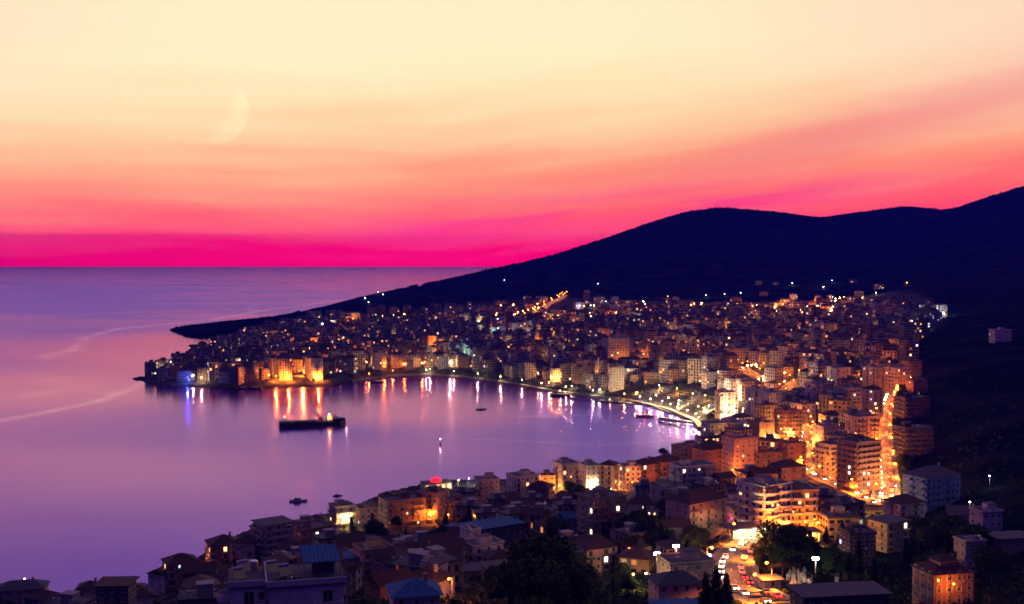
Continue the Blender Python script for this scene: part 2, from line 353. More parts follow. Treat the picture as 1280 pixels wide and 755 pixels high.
# far walls: rows of windows drawn per bay and storey, some of them lit
def townmat(name, uvseed):
    m = bpy.data.materials.new(name); m.use_nodes = True; q = N(m.node_tree); b = q.n['Principled BSDF']; b.inputs['Roughness'].default_value = .85
    uv = q.new('ShaderNodeUVMap'); s = q.new('ShaderNodeSeparateXYZ'); q.l.new(uv.outputs[0], s.inputs[0]); oi = q.new('ShaderNodeObjectInfo')
    u, v = s.outputs[0], s.outputs[1]
    fu, fv = q.m('FRACT', u), q.m('FRACT', v); iu, iv = q.m('FLOOR', u), q.m('FLOOR', v)
    bid = q.m('FLOOR', q.m('DIVIDE', u, 64.0)) if uvseed else q.m('MULTIPLY', oi.outputs['Random'], 991.0)
    wn = q.new('ShaderNodeTexWhiteNoise', noise_dimensions='3D'); q.l.new(q.xyz(iu, iv, bid), wn.inputs['Vector'])
    wb = q.new('ShaderNodeTexWhiteNoise', noise_dimensions='1D'); q.l.new(bid, wb.inputs['W'])
    wb2 = q.new('ShaderNodeTexWhiteNoise', noise_dimensions='1D'); q.l.new(q.m('ADD', bid, 7.7), wb2.inputs['W'])
    hw = q.m('ADD', .17, q.m('MULTIPLY', wb2.outputs['Value'], .16))
    inu = q.m('LESS_THAN', q.m('ABSOLUTE', q.m('SUBTRACT', fu, .5)), hw)
    wb3 = q.new('ShaderNodeTexWhiteNoise', noise_dimensions='1D'); q.l.new(q.m('ADD', bid, 3.1), wb3.inputs['W'])
    inv = q.m('MULTIPLY', q.m('GREATER_THAN', fv, q.m('MULTIPLY', wb3.outputs['Value'], .34)), q.m('MULTIPLY', q.m('LESS_THAN', fv, .78), q.m('GREATER_THAN', wn.outputs['Value'], .10)))
    win = q.m('MULTIPLY', q.m('MULTIPLY', inu, inv), q.m('GREATER_THAN', v, 0.0))
    cw = q.ramp(wb.outputs['Value'], [(0, WALLS['white']), (.2, WALLS['lilac']), (.36, WALLS['pink']), (.5, WALLS['cream']), (.64, WALLS['brown']), (.74, WALLS['grey']), (.86, WALLS['terracotta']), (1, WALLS['ochre'])])
    t = q.new('ShaderNodeTexCoord'); dirt = q.smooth(q.noise(t.outputs['Object'], .3, 4, .6), .3, .7, .42, .78)
    dd = q.new('ShaderNodeVectorMath', operation='SCALE'); q.l.new(cw, dd.inputs[0]); q.l.new(dirt, dd.inputs['Scale'])
    q.l.new(q.mix(win, dd.outputs[0], (.02, .02, .03)), b.inputs['Base Color'])
    q.l.new(q.m('SUBTRACT', .85, q.m('MULTIPLY', win, .6)), b.inputs['Roughness'])
    lit = q.m('MULTIPLY', win, q.m('GREATER_THAN', wn.outputs['Value'], q.smooth(wb2.outputs['Value'], 0, 1, .988, .93)))
    sc3 = q.new('ShaderNodeSeparateColor'); q.l.new(wn.outputs['Color'], sc3.inputs[0])
    q.l.new(q.ramp(sc3.outputs[1], [(0, (1, .25, .06)), (.6, (1, .42, .13)), (.85, (1, .75, .42)), (1, (.65, .75, 1))]), b.inputs['Emission Color'])
    q.l.new(q.m('MULTIPLY', lit, q.smooth(sc3.outputs[2], .2, 1, .5, 4.5)), b.inputs['Emission Strength'])
    m.cycles.emission_sampling = 'NONE'; return m
m_town = townmat('town_wall', False); m_townf = townmat('distant_town_wall', True)
# ------------------------------------------------------------------ ground, water
def gridmesh(name, X, Y, Zz, m, attr=None):
    h, wd = X.shape; v = np.stack([X, Y, Zz], 2).reshape(-1, 3)
    i = np.arange(h * wd).reshape(h, wd); f = np.stack([i[:-1, :-1], i[:-1, 1:], i[1:, 1:], i[1:, :-1]], 2).reshape(-1, 4)
    me = bpy.data.meshes.new(name); me.vertices.add(len(v)); me.vertices.foreach_set('co', v.ravel())
    me.loops.add(f.size); me.polygons.add(len(f)); me.polygons.foreach_set('loop_start', np.arange(0, f.size, 4)); me.loops.foreach_set('vertex_index', f.ravel())
    me.update(calc_edges=True); me.materials.append(m); me.shade_smooth()
    for k_, a in (attr or {}).items():
        at_ = me.attributes.new(k_, 'FLOAT', 'POINT'); at_.data.foreach_set('value', a.ravel().astype(np.float32))
    return link(name, me)
mg = bpy.data.materials.new('ground_soil_and_scrub'); mg.use_nodes = True; q = N(mg.node_tree); b = q.n['Principled BSDF']; b.inputs['Roughness'].default_value = 1.0; b.inputs['Specular IOR Level'].default_value = 0
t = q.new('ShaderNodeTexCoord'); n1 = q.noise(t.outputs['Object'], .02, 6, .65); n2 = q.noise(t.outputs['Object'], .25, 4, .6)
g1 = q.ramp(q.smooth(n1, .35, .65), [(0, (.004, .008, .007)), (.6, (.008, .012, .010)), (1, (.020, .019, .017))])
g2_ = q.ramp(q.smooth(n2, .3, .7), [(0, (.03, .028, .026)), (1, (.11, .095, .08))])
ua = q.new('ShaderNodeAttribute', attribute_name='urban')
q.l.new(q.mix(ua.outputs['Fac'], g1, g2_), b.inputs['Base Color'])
TOWN = np.array([(165, 478), (240, 452), (300, 428), (330, 408), (400, 396), (470, 393), (560, 385), (640, 378), (700, 362), (800, 362), (960, 352), (1060, 348), (1150, 368), (1180, 400), (1140, 430), (1140, 470), (1165, 520), (1165, 580), (1120, 650),
                 (1000, 690), (700, 730), (500, 800), (0, 800), (200, 740), (330, 640), (600, 595), (870, 560), (880, 540), (800, 500), (640, 476), (540, 466), (420, 480), (200, 488)], float)
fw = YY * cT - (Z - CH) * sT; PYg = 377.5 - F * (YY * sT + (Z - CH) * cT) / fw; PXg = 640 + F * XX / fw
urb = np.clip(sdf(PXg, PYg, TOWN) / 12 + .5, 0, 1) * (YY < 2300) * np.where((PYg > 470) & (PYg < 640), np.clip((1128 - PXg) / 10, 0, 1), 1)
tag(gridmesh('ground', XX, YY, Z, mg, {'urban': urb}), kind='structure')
# water sheet
wp = np.linspace(-650, 1950, 460); wl = np.concatenate([np.linspace(math.log(60), math.log(4200), 640), np.linspace(math.log(4300), math.log(20000), 60)])
WP, WL = np.meshgrid(wp, wl); WY = np.exp(WL); WX = (WP - 640) / F * WY
wrow = 377.5 - F * (WY * sT - CH * cT) / (WY * cT + CH * sT)
def curve_d(pts, X, Y):
    P = np.array([sea(*p) for p in pts]); d = np.full(X.shape, 1e18)
    for a, b_ in zip(P[:-1], P[1:]):
        e = b_ - a; tt = np.clip(((X - a[0]) * e[0] + (Y - a[1]) * e[1]) / (e @ e), 0, 1)
        d = np.minimum(d, (X - a[0] - tt * e[0]) ** 2 + (Y - a[1] - tt * e[1]) ** 2)
    return np.sqrt(d)
wn_ = (vnoise(WX, WY, 90, 3) - .5) * 30 + (vnoise(WX, WY, 28, 4) - .5) * 10
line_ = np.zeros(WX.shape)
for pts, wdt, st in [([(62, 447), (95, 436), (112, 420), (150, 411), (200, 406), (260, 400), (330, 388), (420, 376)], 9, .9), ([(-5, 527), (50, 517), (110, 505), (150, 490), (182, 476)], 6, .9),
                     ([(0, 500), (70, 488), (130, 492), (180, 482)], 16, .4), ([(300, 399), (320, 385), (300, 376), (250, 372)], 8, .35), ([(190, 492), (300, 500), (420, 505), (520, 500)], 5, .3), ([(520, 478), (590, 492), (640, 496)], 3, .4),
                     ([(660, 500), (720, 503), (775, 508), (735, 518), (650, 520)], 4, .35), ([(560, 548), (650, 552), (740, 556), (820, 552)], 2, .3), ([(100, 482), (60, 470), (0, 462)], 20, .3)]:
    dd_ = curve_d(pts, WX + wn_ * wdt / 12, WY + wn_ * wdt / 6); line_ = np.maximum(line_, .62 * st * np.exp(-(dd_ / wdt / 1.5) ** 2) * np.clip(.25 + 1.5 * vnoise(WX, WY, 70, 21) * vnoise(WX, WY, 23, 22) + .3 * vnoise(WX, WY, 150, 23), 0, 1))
broad = np.zeros(WX.shape)  # broad patches: smoother water, with the reflected sky colour tinted in
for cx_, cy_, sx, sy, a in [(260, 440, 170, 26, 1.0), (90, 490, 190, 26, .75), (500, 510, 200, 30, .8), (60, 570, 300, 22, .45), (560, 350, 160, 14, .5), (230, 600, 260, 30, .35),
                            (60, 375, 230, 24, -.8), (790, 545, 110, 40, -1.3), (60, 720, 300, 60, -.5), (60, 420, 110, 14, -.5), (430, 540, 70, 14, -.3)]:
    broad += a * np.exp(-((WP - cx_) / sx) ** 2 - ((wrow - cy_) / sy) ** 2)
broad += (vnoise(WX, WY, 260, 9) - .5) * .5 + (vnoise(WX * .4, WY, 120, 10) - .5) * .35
mw = bpy.data.materials.new('sea_water'); mw.use_nodes = True; q = N(mw.node_tree); q.n.remove(q.n['Principled BSDF'])
ab = q.new('ShaderNodeAttribute', attribute_name='calm_sky_tint').outputs['Fac']; al = q.new('ShaderNodeAttribute', attribute_name='foam').outputs['Fac']
gl_ = q.new('ShaderNodeBsdfGlossy', distribution='GGX')
t = q.new('ShaderNodeTexCoord')
mp = q.new('ShaderNodeMapping'); mp.inputs['Scale'].default_value = (.02, .05, 1); q.l.new(t.outputs['Object'], mp.inputs[0])
nn = q.noise(mp.outputs[0], 1.0, 3, .5)
calm_sky_tint = q.smooth(q.m('ADD', ab, q.m('MULTIPLY', q.m('SUBTRACT', nn, .5), .12)), -.8, 1.1)
q.l.new(q.m('SUBTRACT', .27, q.m('MULTIPLY', calm_sky_tint, .13)), gl_.inputs['Roughness'])
q.l.new(q.mix(q.m('MULTIPLY', al, .8), q.ramp(calm_sky_tint, [(0, (.46, .33, .98)), (.5, (.78, .41, 1.0)), (1, (1, .50, 1.0))]), (1, .72, .95)), gl_.inputs['Color'])  # gloss tint paints pink and violet sky reflection into the water colour
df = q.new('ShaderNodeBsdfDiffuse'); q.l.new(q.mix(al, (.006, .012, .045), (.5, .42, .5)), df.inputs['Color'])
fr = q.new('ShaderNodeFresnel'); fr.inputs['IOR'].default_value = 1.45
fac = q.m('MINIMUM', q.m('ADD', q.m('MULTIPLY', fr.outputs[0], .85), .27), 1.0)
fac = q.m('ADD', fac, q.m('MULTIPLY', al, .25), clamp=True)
mx = q.new('ShaderNodeMixShader'); q.l.new(fac, mx.inputs[0]); q.l.new(df.outputs[0], mx.inputs[1]); q.l.new(gl_.outputs[0], mx.inputs[2])
q.l.new(mx.outputs[0], q.n['Material Output'].inputs[0])
tag(gridmesh('water', WX, WY, np.zeros(WX.shape), mw, {'calm_sky_tint': broad, 'foam': line_}), kind='structure')
# roads, pavements, lane paint
def ribbon(P, off0, off1, dz0, dz1=None, thick=None):
    mb = MB(); L = []
    for i, p in enumerate(P):
        d = P[min(i + 1, len(P) - 1)] - P[max(i - 1, 0)]; nrm = np.array([d[1], -d[0], 0]); nrm /= np.linalg.norm(nrm) + 1e-9
        L.append((p + nrm * off0 + (0, 0, dz0), p + nrm * off1 + (0, 0, dz0)))
    for a, b_ in zip(L, L[1:]):
        mb.poly([a[0], a[1], b_[1], b_[0]])
        if thick:
            for k_ in (0, 1): mb.poly([a[k_], b_[k_], b_[k_] - (0, 0, thick), a[k_] - (0, 0, thick)])
    return mb
for nm, (P, wd) in RP.items():
    tag(link('road', ribbon(P, -wd / 2, wd / 2, .15, thick=.6).mesh('road', [m_asph])), kind='structure')
    for s_ in (-1, 1):
        a, b_ = sorted((s_ * wd / 2, s_ * (wd / 2 + 2)))
        tag(link('pavement', ribbon(P, a, b_, .29, thick=.6).mesh('pavement', [m_pave])), kind='structure')
    mb = MB()
    for i in range(0, len(P) - 1, 2):
        d = P[i + 1] - P[i]; nr = np.array([d[1], -d[0], 0]); nr /= np.linalg.norm(nr) + 1e-9
        a = P[i] + d * .15 + (0, 0, .156); c_ = P[i] + d * .7 + (0, 0, .156)
        mb.poly([a - nr * .09, a + nr * .09, c_ + nr * .09, c_ - nr * .09])
    tag(link('road_markings', mb.mesh('road_markings', [m_paint])), kind='structure')
# promenade along the far shore (its right half widens into a square)
PR = [np.array([*sea(*p), 2.3]) for p in FAR[1:15]]
PR = smoothp(resample(PR, 10), 2)
tag(link('promenade', ribbon(PR, -1.0, 12.0, 0, thick=3.4).mesh('promenade', [m_pave])), kind='structure')
PLZ = [p for p in PR if proj(*p)[0] > 770]
tag(link('waterfront_square', ribbon(PLZ, 12.02, 46, -.05, thick=2.4).mesh('waterfront_square', [mat('pale_stone', (.45, .42, .38), .8, .3, .3, stain=False)])), kind='structure')
BEACH = [np.array([*sea(*p), 1.5]) for p in [(415, 480), (380, 482), (345, 483), (322, 483)]]
tag(link('beach', ribbon(smoothp(resample(BEACH, 8), 2), 1, 30, .2, thick=2).mesh('beach', [mat('beach_sand', (.5, .38, .24), .95, .2, .2, stain=False)])), kind='structure')
# ------------------------------------------------------------------ buildings near the camera: walls, roofs, windows, balconies each an object
SH = 3.05
_wc = {}
def windowmesh(kind, ww, wh):
    k_ = (kind, ww, wh)
    if k_ in _wc: return _wc[k_]
    mb = MB(); h = ww / 2; t = .09        # local: x across, y outwards is negative, z up from sill
    mb.box(-h, h, -.05, .06, 0, t, 0).box(-h, h, -.05, .06, wh - t, wh, 0).box(-h, -h + t, -.048, .06, t, wh - t, 0).box(h - t, h, -.048, .06, t, wh - t, 0).box(-.03, .03, -.044, .05, t, wh - t, 0)
    mb.box(-h - .08, h + .08, -.14, .05, -.07, 0, 0)
    mb.poly([(-h + t, -.02, t), (h - t, -.02, t), (h - t, -.02, wh - t), (-h + t, -.02, wh - t)], 1)
    if kind in ('shut', 'half'):
        z0 = t if kind == 'shut' else wh * .45
        mb.box(-h + t, h - t, -.045, -.022, z0, wh - t, 2)
    g = {'A': m_winA, 'B': m_winB, 'C': m_winC}.get(kind, m_glass)
    _wc[k_] = mb.mesh('window', [m_frame, g, m_shut]); return _wc[k_]
_bc = {}
def balconymesh(L, dp, style, wm):
    k_ = (round(L, 1), dp, style, wm.name)
    if k_ in _bc: return _bc[k_]
    mb = MB(); h = L / 2
    if style == 'curved':
        n = 10; pts = [(-h, 0)] + [(-h + .02 + (L - .04) * i / n, -dp * (math.sin(math.pi * (i + .6) / (n + 1.2)) ** .45)) for i in range(n + 1)] + [(h, 0)]
        mb.prism(pts, -.22, 0, 0)
        for a, b_ in zip(pts, pts[1:]):
            mb.poly([(*a, 0), (*b_, 0), (*b_, .95), (*a, .95)], 1); a2 = (a[0] * .985, a[1] + .1); b2 = (b_[0] * .985, b_[1] + .1)
            mb.poly([(*b2, 0), (*a2, 0), (*a2, .95), (*b2, .95)], 1); mb.poly([(*a, .95), (*b_, .95), (*b2, .95), (*a2, .95)], 1)
    elif style == 'solid':
        mb.box(-h, h, -dp, 0, -.2, 0, 0).box(-h, h, -dp, -dp + .12, 0, .95, 1).box(-h, -h + .12, -dp + .12, 0, 0, .95, 1).box(h - .12, h, -dp + .12, 0, 0, .95, 1)
    else:
        mb.box(-h, h, -dp, 0, -.2, 0, 0).box(-h, h, -dp, -dp + .05, .95, 1.0, 2).box(-h, -h + .05, -dp + .05, 0, .95, 1.0, 2).box(h - .05, h, -dp + .05, 0, .95, 1.0, 2)
        n = max(3, int(L / .45))
        for i in range(n + 1):
            x = -h + .02 + (L - .07) * i / n; mb.box(x, x + .04, -dp + .005, -dp + .045, 0, .95, 2)
    _bc[k_] = mb.mesh('balcony', [m_concrete, wm, m_metal]); return _bc[k_]
def solar_heater(parent, x, y, z, rz):
    mb = MB(); mb.poly([(-.9, -.8, .15), (.9, -.8, .15), (.9, .6, 1.25), (-.9, .6, 1.25)], 0); mb.poly([(-.9, .6, 1.22), (.9, .6, 1.22), (.9, -.8, .12), (-.9, -.8, .12)], 1)
    mb.box(-.85, -.8, .5, .55, 0, 1.2, 1).box(.8, .85, .5, .55, 0, 1.2, 1).box(-.85, .85, -.82, -.78, 0, .14, 1); mb.tube([(-.8, .75, 1.4), (.8, .75, 1.4)], .27, 8, 1)
    if 'solar' not in _bc: _bc['solar'] = mb.mesh('solar_heater', [m_panel, m_steel])
    link('solar_heater', _bc['solar'], parent, (x, y, z), rz)
def hip(mb, w_, d_, z, h, over, m, kind='hip'):
    a, b_ = w_ / 2 + over, d_ / 2 + over; r = max(w_, d_) / 2 - min(w_, d_) / 2
    if kind == 'gable':
        if w_ >= d_:
            P = [(-a, -b_, z), (a, -b_, z), (a, b_, z), (-a, b_, z), (-a, 0, z + h), (a, 0, z + h)]; Q = [(0, 1, 5, 4), (2, 3, 4, 5), (1, 2, 5), (3, 0, 4), (3, 2, 1, 0)]
        else:
            P = [(-a, -b_, z), (a, -b_, z), (a, b_, z), (-a, b_, z), (0, -b_, z + h), (0, b_, z + h)]; Q = [(1, 2, 5, 4), (3, 0, 4, 5), (0, 1, 4), (2, 3, 5), (3, 2, 1, 0)]
    elif w_ >= d_: P = [(-a, -b_, z), (a, -b_, z), (a, b_, z), (-a, b_, z), (-r, 0, z + h), (r + .01, 0, z + h)]; Q = [(0, 1, 5, 4), (2, 3, 4, 5), (1, 2, 5), (3, 0, 4), (3, 2, 1, 0)]
    else: P = [(-a, -b_, z), (a, -b_, z), (a, b_, z), (-a, b_, z), (0, -r, z + h), (0, r + .01, z + h)]; Q = [(1, 2, 5, 4), (3, 0, 4, 5), (0, 1, 4), (2, 3, 5), (3, 2, 1, 0)]
    for f in Q: mb.poly([P[i] for i in f], m)
def _ac():
    if 'ac' not in _bc: _bc['ac'] = MB().box(-.42, .42, -.42, -.08, 0, .6, 0).box(-.4, .4, -.08, .02, -.08, -.02, 1).mesh('air_conditioner', [m_frame, m_metal])
    return _bc['ac']
def _awn(i):
    if ('awn', i) not in _bc:
        a = MB(); a.poly([(-1.4, -1.35, -.35), (1.4, -1.35, -.35), (1.4, 0, .25), (-1.4, 0, .25)]).poly([(-1.4, 0, .2), (1.4, 0, .2), (1.4, -1.35, -.4), (-1.4, -1.35, -.4)]).poly([(-1.4, -1.35, -.6), (1.4, -1.35, -.6), (1.4, -1.35, -.35), (-1.4, -1.35, -.35)])
        _bc[('awn', i)] = a.mesh('awning', [mat('awning_cloth_' + ('green', 'orange', 'cream')[i], ((.05, .16, .08), (.45, .16, .04), (.5, .42, .3))[i], .9)])
    return _bc[('awn', i)]
HERO = []       # (x, y, radius, short name, pixel)
def hero(px, py, D, w_, d_, n, yaw, colr='white', roof='flat', bal='rail', lit=.06, name='apartment_building', label=None, short=None, cat='apartment building', roofm=None, group=None, facade=(0, 1, 3), zoff=0, pent=True, sh=SH, found=7, litc='ABC', only=None):
    h_ = hit(px, py, 150.0)
    if h_ is None: h_ = at(px, py, D)
    kk = min(1.35, max(.72, h_[1] / D)); w_ *= kk; d_ *= kk; sh *= kk
    x, y, z = h_; z += zoff
    if abs(h_[1] / D - 1) > .12: print('HRATIO', round(h_[1] / D, 2), px, py, D, round(z, 1))
    o = empty(name, (x, y, z), R(yaw)); tag(o, label, cat, group); rr = random.Random(int(px * 7 + py * 13))
    wm = wallmat(colr); H_ = n * sh
    mb = MB(); mb.box(-w_ / 2, w_ / 2, -d_ / 2, d_ / 2, -found, H_, 0)
    for i in range(1, n):                                     # floor bands
        zz = i * sh; e = .035
        mb.box(-w_ / 2 - e, w_ / 2 + e, -d_ / 2 - e, d_ / 2 + e, zz - .14, zz, 0)
    link('wall', mb.mesh('wall', [wm]), o)
    rm = roofm or (m_roof if roof in ('flat', 'slab') else m_tile)
    mb = MB()
    if roof == 'flat':
        mb.box(-w_ / 2 - .3, w_ / 2 + .3, -d_ / 2 - .3, d_ / 2 + .3, H_, H_ + .25, 0)
        for (a, b_, c, e) in ((-w_ / 2 - .3, w_ / 2 + .3, -d_ / 2 - .3, -d_ / 2 - .1), (-w_ / 2 - .3, w_ / 2 + .3, d_ / 2 + .1, d_ / 2 + .3), (-w_ / 2 - .3, -w_ / 2 - .1, -d_ / 2 - .1, d_ / 2 + .1), (w_ / 2 + .1, w_ / 2 + .3, -d_ / 2 - .1, d_ / 2 + .1)):
            mb.box(a, b_, c, e, H_ + .25, H_ + .9, 1)
        link('roof', mb.mesh('roof', [rm, wm]), o)
        if pent and min(w_, d_) > 7:
            pw, pd = min(5, w_ * .4), min(4, d_ * .4); cx = rr.uniform(-.2, .2) * w_; cy_ = rr.uniform(-.1, .2) * d_
            p = MB().box(cx - pw / 2, cx + pw / 2, cy_ - pd / 2, cy_ + pd / 2, H_ + .25, H_ + 2.9, 0).box(cx - pw / 2 - .2, cx + pw / 2 + .2, cy_ - pd / 2 - .2, cy_ + pd / 2 + .2, H_ + 2.9, H_ + 3.1, 1)
            link('stair_tower', p.mesh('stair_tower', [wm, m_roof]), o)
        for i in range(rr.randint(1, 4)):
            sx, sy = rr.uniform(-.4, .4) * w_, rr.uniform(-.4, -.2) * d_
            solar_heater(o, sx, sy, H_ + .25, rr.uniform(-.5, .5))
        if rr.random() < .7:
            ax, ay = rr.uniform(-.3, .3) * w_, rr.uniform(.25, .4) * d_
            a_ = MB().tube([(ax, ay, H_ + .25), (ax, ay, H_ + 3.6)], .03, 4).tube([(ax - .6, ay, H_ + 3.3), (ax + .6, ay, H_ + 3.3)], .02, 4).tube([(ax - .4, ay, H_ + 3.0), (ax + .4, ay, H_ + 3.0)], .02, 4)
            link('aerial', a_.mesh('aerial', [m_metal]), o)
    elif roof == 'slab':
        mb.box(-w_ / 2 - .9, w_ / 2 + .9, -d_ / 2 - .9, d_ / 2 + .9, H_, H_ + .3, 0); link('roof', mb.mesh('roof', [rm]), o)
    else:
        hip(mb, w_, d_, H_ + .02, min(w_, d_) * .28, .7, 0, roof)
        link('roof', mb.mesh('roof', [rm]), o)
        if rr.random() < .6:
            link('chimney', MB().box(w_ * .2, w_ * .2 + .8, -.4, .4, H_, H_ + min(w_, d_) * .28 + .9).mesh('chimney', [wm]), o)
    # facades: 0 front, 1 right, 2 back, 3 left (seen from the camera before turning)
    BW = rr.choice([2.7, 3.0, 3.3, 3.8]); WW = rr.choice([.95, 1.15, 1.35]); WH = rr.choice([1.15, 1.3, 1.5]); cnt = 0; faces = {0: (w_, d_ / 2, 0), 1: (d_, w_ / 2, 90), 2: (w_, d_ / 2, 180), 3: (d_, w_ / 2, -90)}
    for fi in facade:
        L, off, ang = faces[fi]; na = R(yaw + ang - 90); cam_d = np.array([-x, -y]) / math.hypot(x, y)
        if math.cos(na) * cam_d[0] + math.sin(na) * cam_d[1] < -.05: continue
        ca, sa = math.cos(R(ang)), math.sin(R(ang)); bays = max(1, int(L / BW)); bw = L / bays
        Lb = L; hasbal = bal != 'none' and (fi in (only if only is not None else (0, 1, 3))) and L > 5
        bsel = [i for i in range(bays) if (bays < 3 or i % 2 == (fi % 2) or bal == 'strip')] if hasbal else []
        for s_ in range(n):
            zb = s_ * sh + .12
            if hasbal and s_ > 0:
                st = {'rail': 'rail', 'solid': 'solid', 'curved': 'curved', 'strip': 'solid'}[bal]
                if bal == 'strip': spans = [(0, L * .94)]
                elif bal == 'curved': spans = [(-L / 4, L * .46), (L / 4, L * .46)] if L > 9 else [(0, L * .8)]
                else: spans = [((i + .5) * bw - L / 2, bw * .96) for i in bsel] if bays < 6 else [(-L * .27, L * .36), (L * .27, L * .36)]
                for cx, ln in spans:
                    link('balcony', balconymesh(ln, 2.1 if st == 'curved' else 1.2, st, wallmat('white') if st == 'curved' else wm), o, (cx * ca + off * sa, cx * sa - off * ca, zb - .05), R(ang))
            for i in range(bays):
                if cnt >= 96: break
                if rr.random() < .09: continue
                cx = (i + .5) * bw - L / 2; door = i in bsel and s_ > 0
                r = rr.random(); kind = rr.choice(litc) if r < lit else ('shut' if r < .4 else ('half' if r < .55 else 'dark'))
                ww, wh, zs = (1.6, 2.15, .1) if door else (WW, WH, .95)
                if rr.random() < .07: link('air_conditioner', _ac(), o, ((cx + 1.1) * ca + (off + .02) * sa, (cx + 1.1) * sa - (off + .02) * ca, zb + .5), R(ang))
                if door and rr.random() < .16: link('awning', _awn(rr.randint(0, 2)), o, (cx * ca + (off + .02) * sa, cx * sa - (off + .02) * ca, zb + 2.35), R(ang))
                link('window', windowmesh(kind, ww, wh), o, (cx * ca + off * sa, cx * sa - off * ca, zb + zs), R(ang)); cnt += 1
    HERO.append((x, y, math.hypot(w_, d_) / 2, short or 'building', proj(x, y, z + H_ / 2)))
    o['_r'] = 0; del o['_r']
    return o
H = hero
H(28, 752, 450, 19, 10, 2, 14, 'pink', 'hip', 'none', .0, 'long_house', 'long low pale house with small windows and a wall lamp in the bottom left corner', 'the long low house in the corner', 'house', roofm=m_roof, facade=(0, 3))
H(58, 765, 420, 13, 9, 2, -25, 'dark', 'hip', 'none', .05, 'house', 'dark hip roofed house just below the long low pale house', 'the dark corner house', 'house')
H(146, 775, 345, 10, 9, 4, 3, 'dark', 'slab', 'none', .0, 'house', 'black box of a house with a dull red roof edge, standing alone against the water', 'the black box house', 'house', roofm=m_tile)
H(113, 768, 350, 7, 7, 3, 10, 'cream', 'hip', 'none', .25, 'house', 'low hip roofed cream house with lit windows to the left of the black box house', 'the cream hip roofed house', 'house', litc='A')
H(177, 762, 400, 8, 8, 2, 20, 'lilac', 'hip', 'none', .1, 'house', 'small lilac house low on the shore, first to the right of the black box house', 'the small lilac shore house', 'house')
H(204, 742, 450, 8, 9, 3, -20, 'white', 'gable', 'none', .05, 'house', 'small white gabled house on the shore below the orange lit tree', 'the small white gabled house', 'house')
H(226, 735, 470, 13, 11, 4, 30, 'brown', 'hip', 'rail', .05, 'house', 'brown hip roofed house beside the orange lit tree near the lower shore', 'the brown house by the orange tree', 'house')
H(279, 703, 480, 13, 12, 3, 24, 'terracotta', 'hip', 'rail', .10, 'villa', 'shoreline villa with dark hip roof and red walls left of the dark six storey block', 'the stepped roof villa', 'villa', litc='A')
H(308, 700, 520, 12, 10, 3, -10, 'grey', 'hip', 'rail', .02, 'house', 'low grey hip roofed house between the stepped roof villa and the dark six storey block', 'the low grey shore house', 'house')
H(342, 701, 500, 14, 13, 6, 36, 'grey', 'slab', 'strip', .0, label='dark unlit six storey block with continuous balconies and thin roof at the lower left shore', short='the dark six storey block')
H(388, 690, 520, 17, 13, 4, 40, 'terracotta', 'flat', 'rail', .10, label='reddish four storey block with a glowing orange balcony lamp and one white lit side wall', short='the reddish lamp lit block', litc='AB')
H(428, 658, 640, 12, 12, 4, 30, 'cream', 'flat', 'rail', .12, label='small cream block glowing yellow at the water edge, first lit block along the near shore', short='the glowing cream block', litc='A')
H(461, 654, 632, 14, 10, 3, 25, 'pink', 'flat', 'none', .03, label='pale pink three storey block joined to the right of the glowing cream block', short='the pale pink shore block')
H(503, 656, 640, 24, 15, 5, 28, 'brown', 'flat', 'rail', .10, label='wide brown five storey block with a few warm lit windows on the near shore', short='the wide brown block', litc='A')
H(541, 652, 655, 14, 14, 6, -24, 'brown', 'flat', 'rail', .08, label='brown six storey block standing right behind the wide brown block, left of the red dome', short='the brown block by the red dome', litc='AB')
H(578, 645, 600, 20, 14, 3, 22, 'brown', 'flat', 'rail', .06, label='low brown three storey block between the red dome and the blue roofed hall', short='the low brown block')
H(608, 622, 700, 14, 12, 4, 15, 'lilac', 'flat', 'rail', .15, label='pale block lit white, standing right of the red dome on the near shore', short='the terrace lit block', litc='BC')
o = H(607, 682, 520, 34, 15, 3, 33, 'dark', 'slab', 'none', .0, 'concrete_hall', 'long unfinished concrete hall under a big bright blue sheet roof', 'the blue roofed hall', 'hall', roofm=m_bluer, zoff=1)
H(603, 708, 420, 13, 10, 3, 32, 'white', 'flat', 'solid', .0, 'villa', 'white three storey villa with solid balconies, in front of the blue roofed hall', 'the white villa', 'villa')
H(588, 700, 425, 5, 8, 4, 32, 'white', 'flat', 'none', .0, 'annexe', 'narrow white stair annexe joined to the left of the white three storey villa', 'the white annexe', 'house', pent=False)
H(583, 722, 360, 13, 8, 1, 15, 'cream', 'slab', 'none', .1, 'shed', 'low shed with a pale flat roof in front of the white villa', 'the low pale roofed shed', 'shed')
H(640, 728, 390, 19, 13, 2, 20, 'brown', 'slab', 'none', .0, 'house', 'low wide dark roofed house right of the white villa, above the big dark tree', 'the wide dark roofed house', 'house')
H(466, 727, 380, 11, 9, 4, 30, 'ochre', 'flat', 'rail', .0, label='narrow ochre block lit yellow from the street, left of the brown gabled houses', short='the yellow lit block')
H(446, 730, 345, 7, 7, 3, 10, 'lilac', 'slab', 'none', .0, 'house', 'plain lilac flat roofed house directly left of the yellow lit block', 'the plain lilac house', 'house', roofm=m_bluer)
H(489, 727, 350, 10, 9, 3, -24, 'brown', 'hip', 'none', .03, 'house', 'brown house with a hipped roof, directly right of the yellow lit block', 'the brown hipped house', 'house')
H(486, 752, 290, 10, 9, 2, 35, 'brown', 'gable', 'none', .0, 'house', 'gabled house with two solar panels on its dark tiled roof, below the yellow lit block', 'the gabled house with solar panels', 'house')
H(535, 748, 300, 11, 10, 2, -30, 'lilac', 'hip', 'none', .05, 'house', 'lilac hip roofed house between the gabled house with solar panels and the orange lane lamp', 'the hip roofed lane house', 'house')
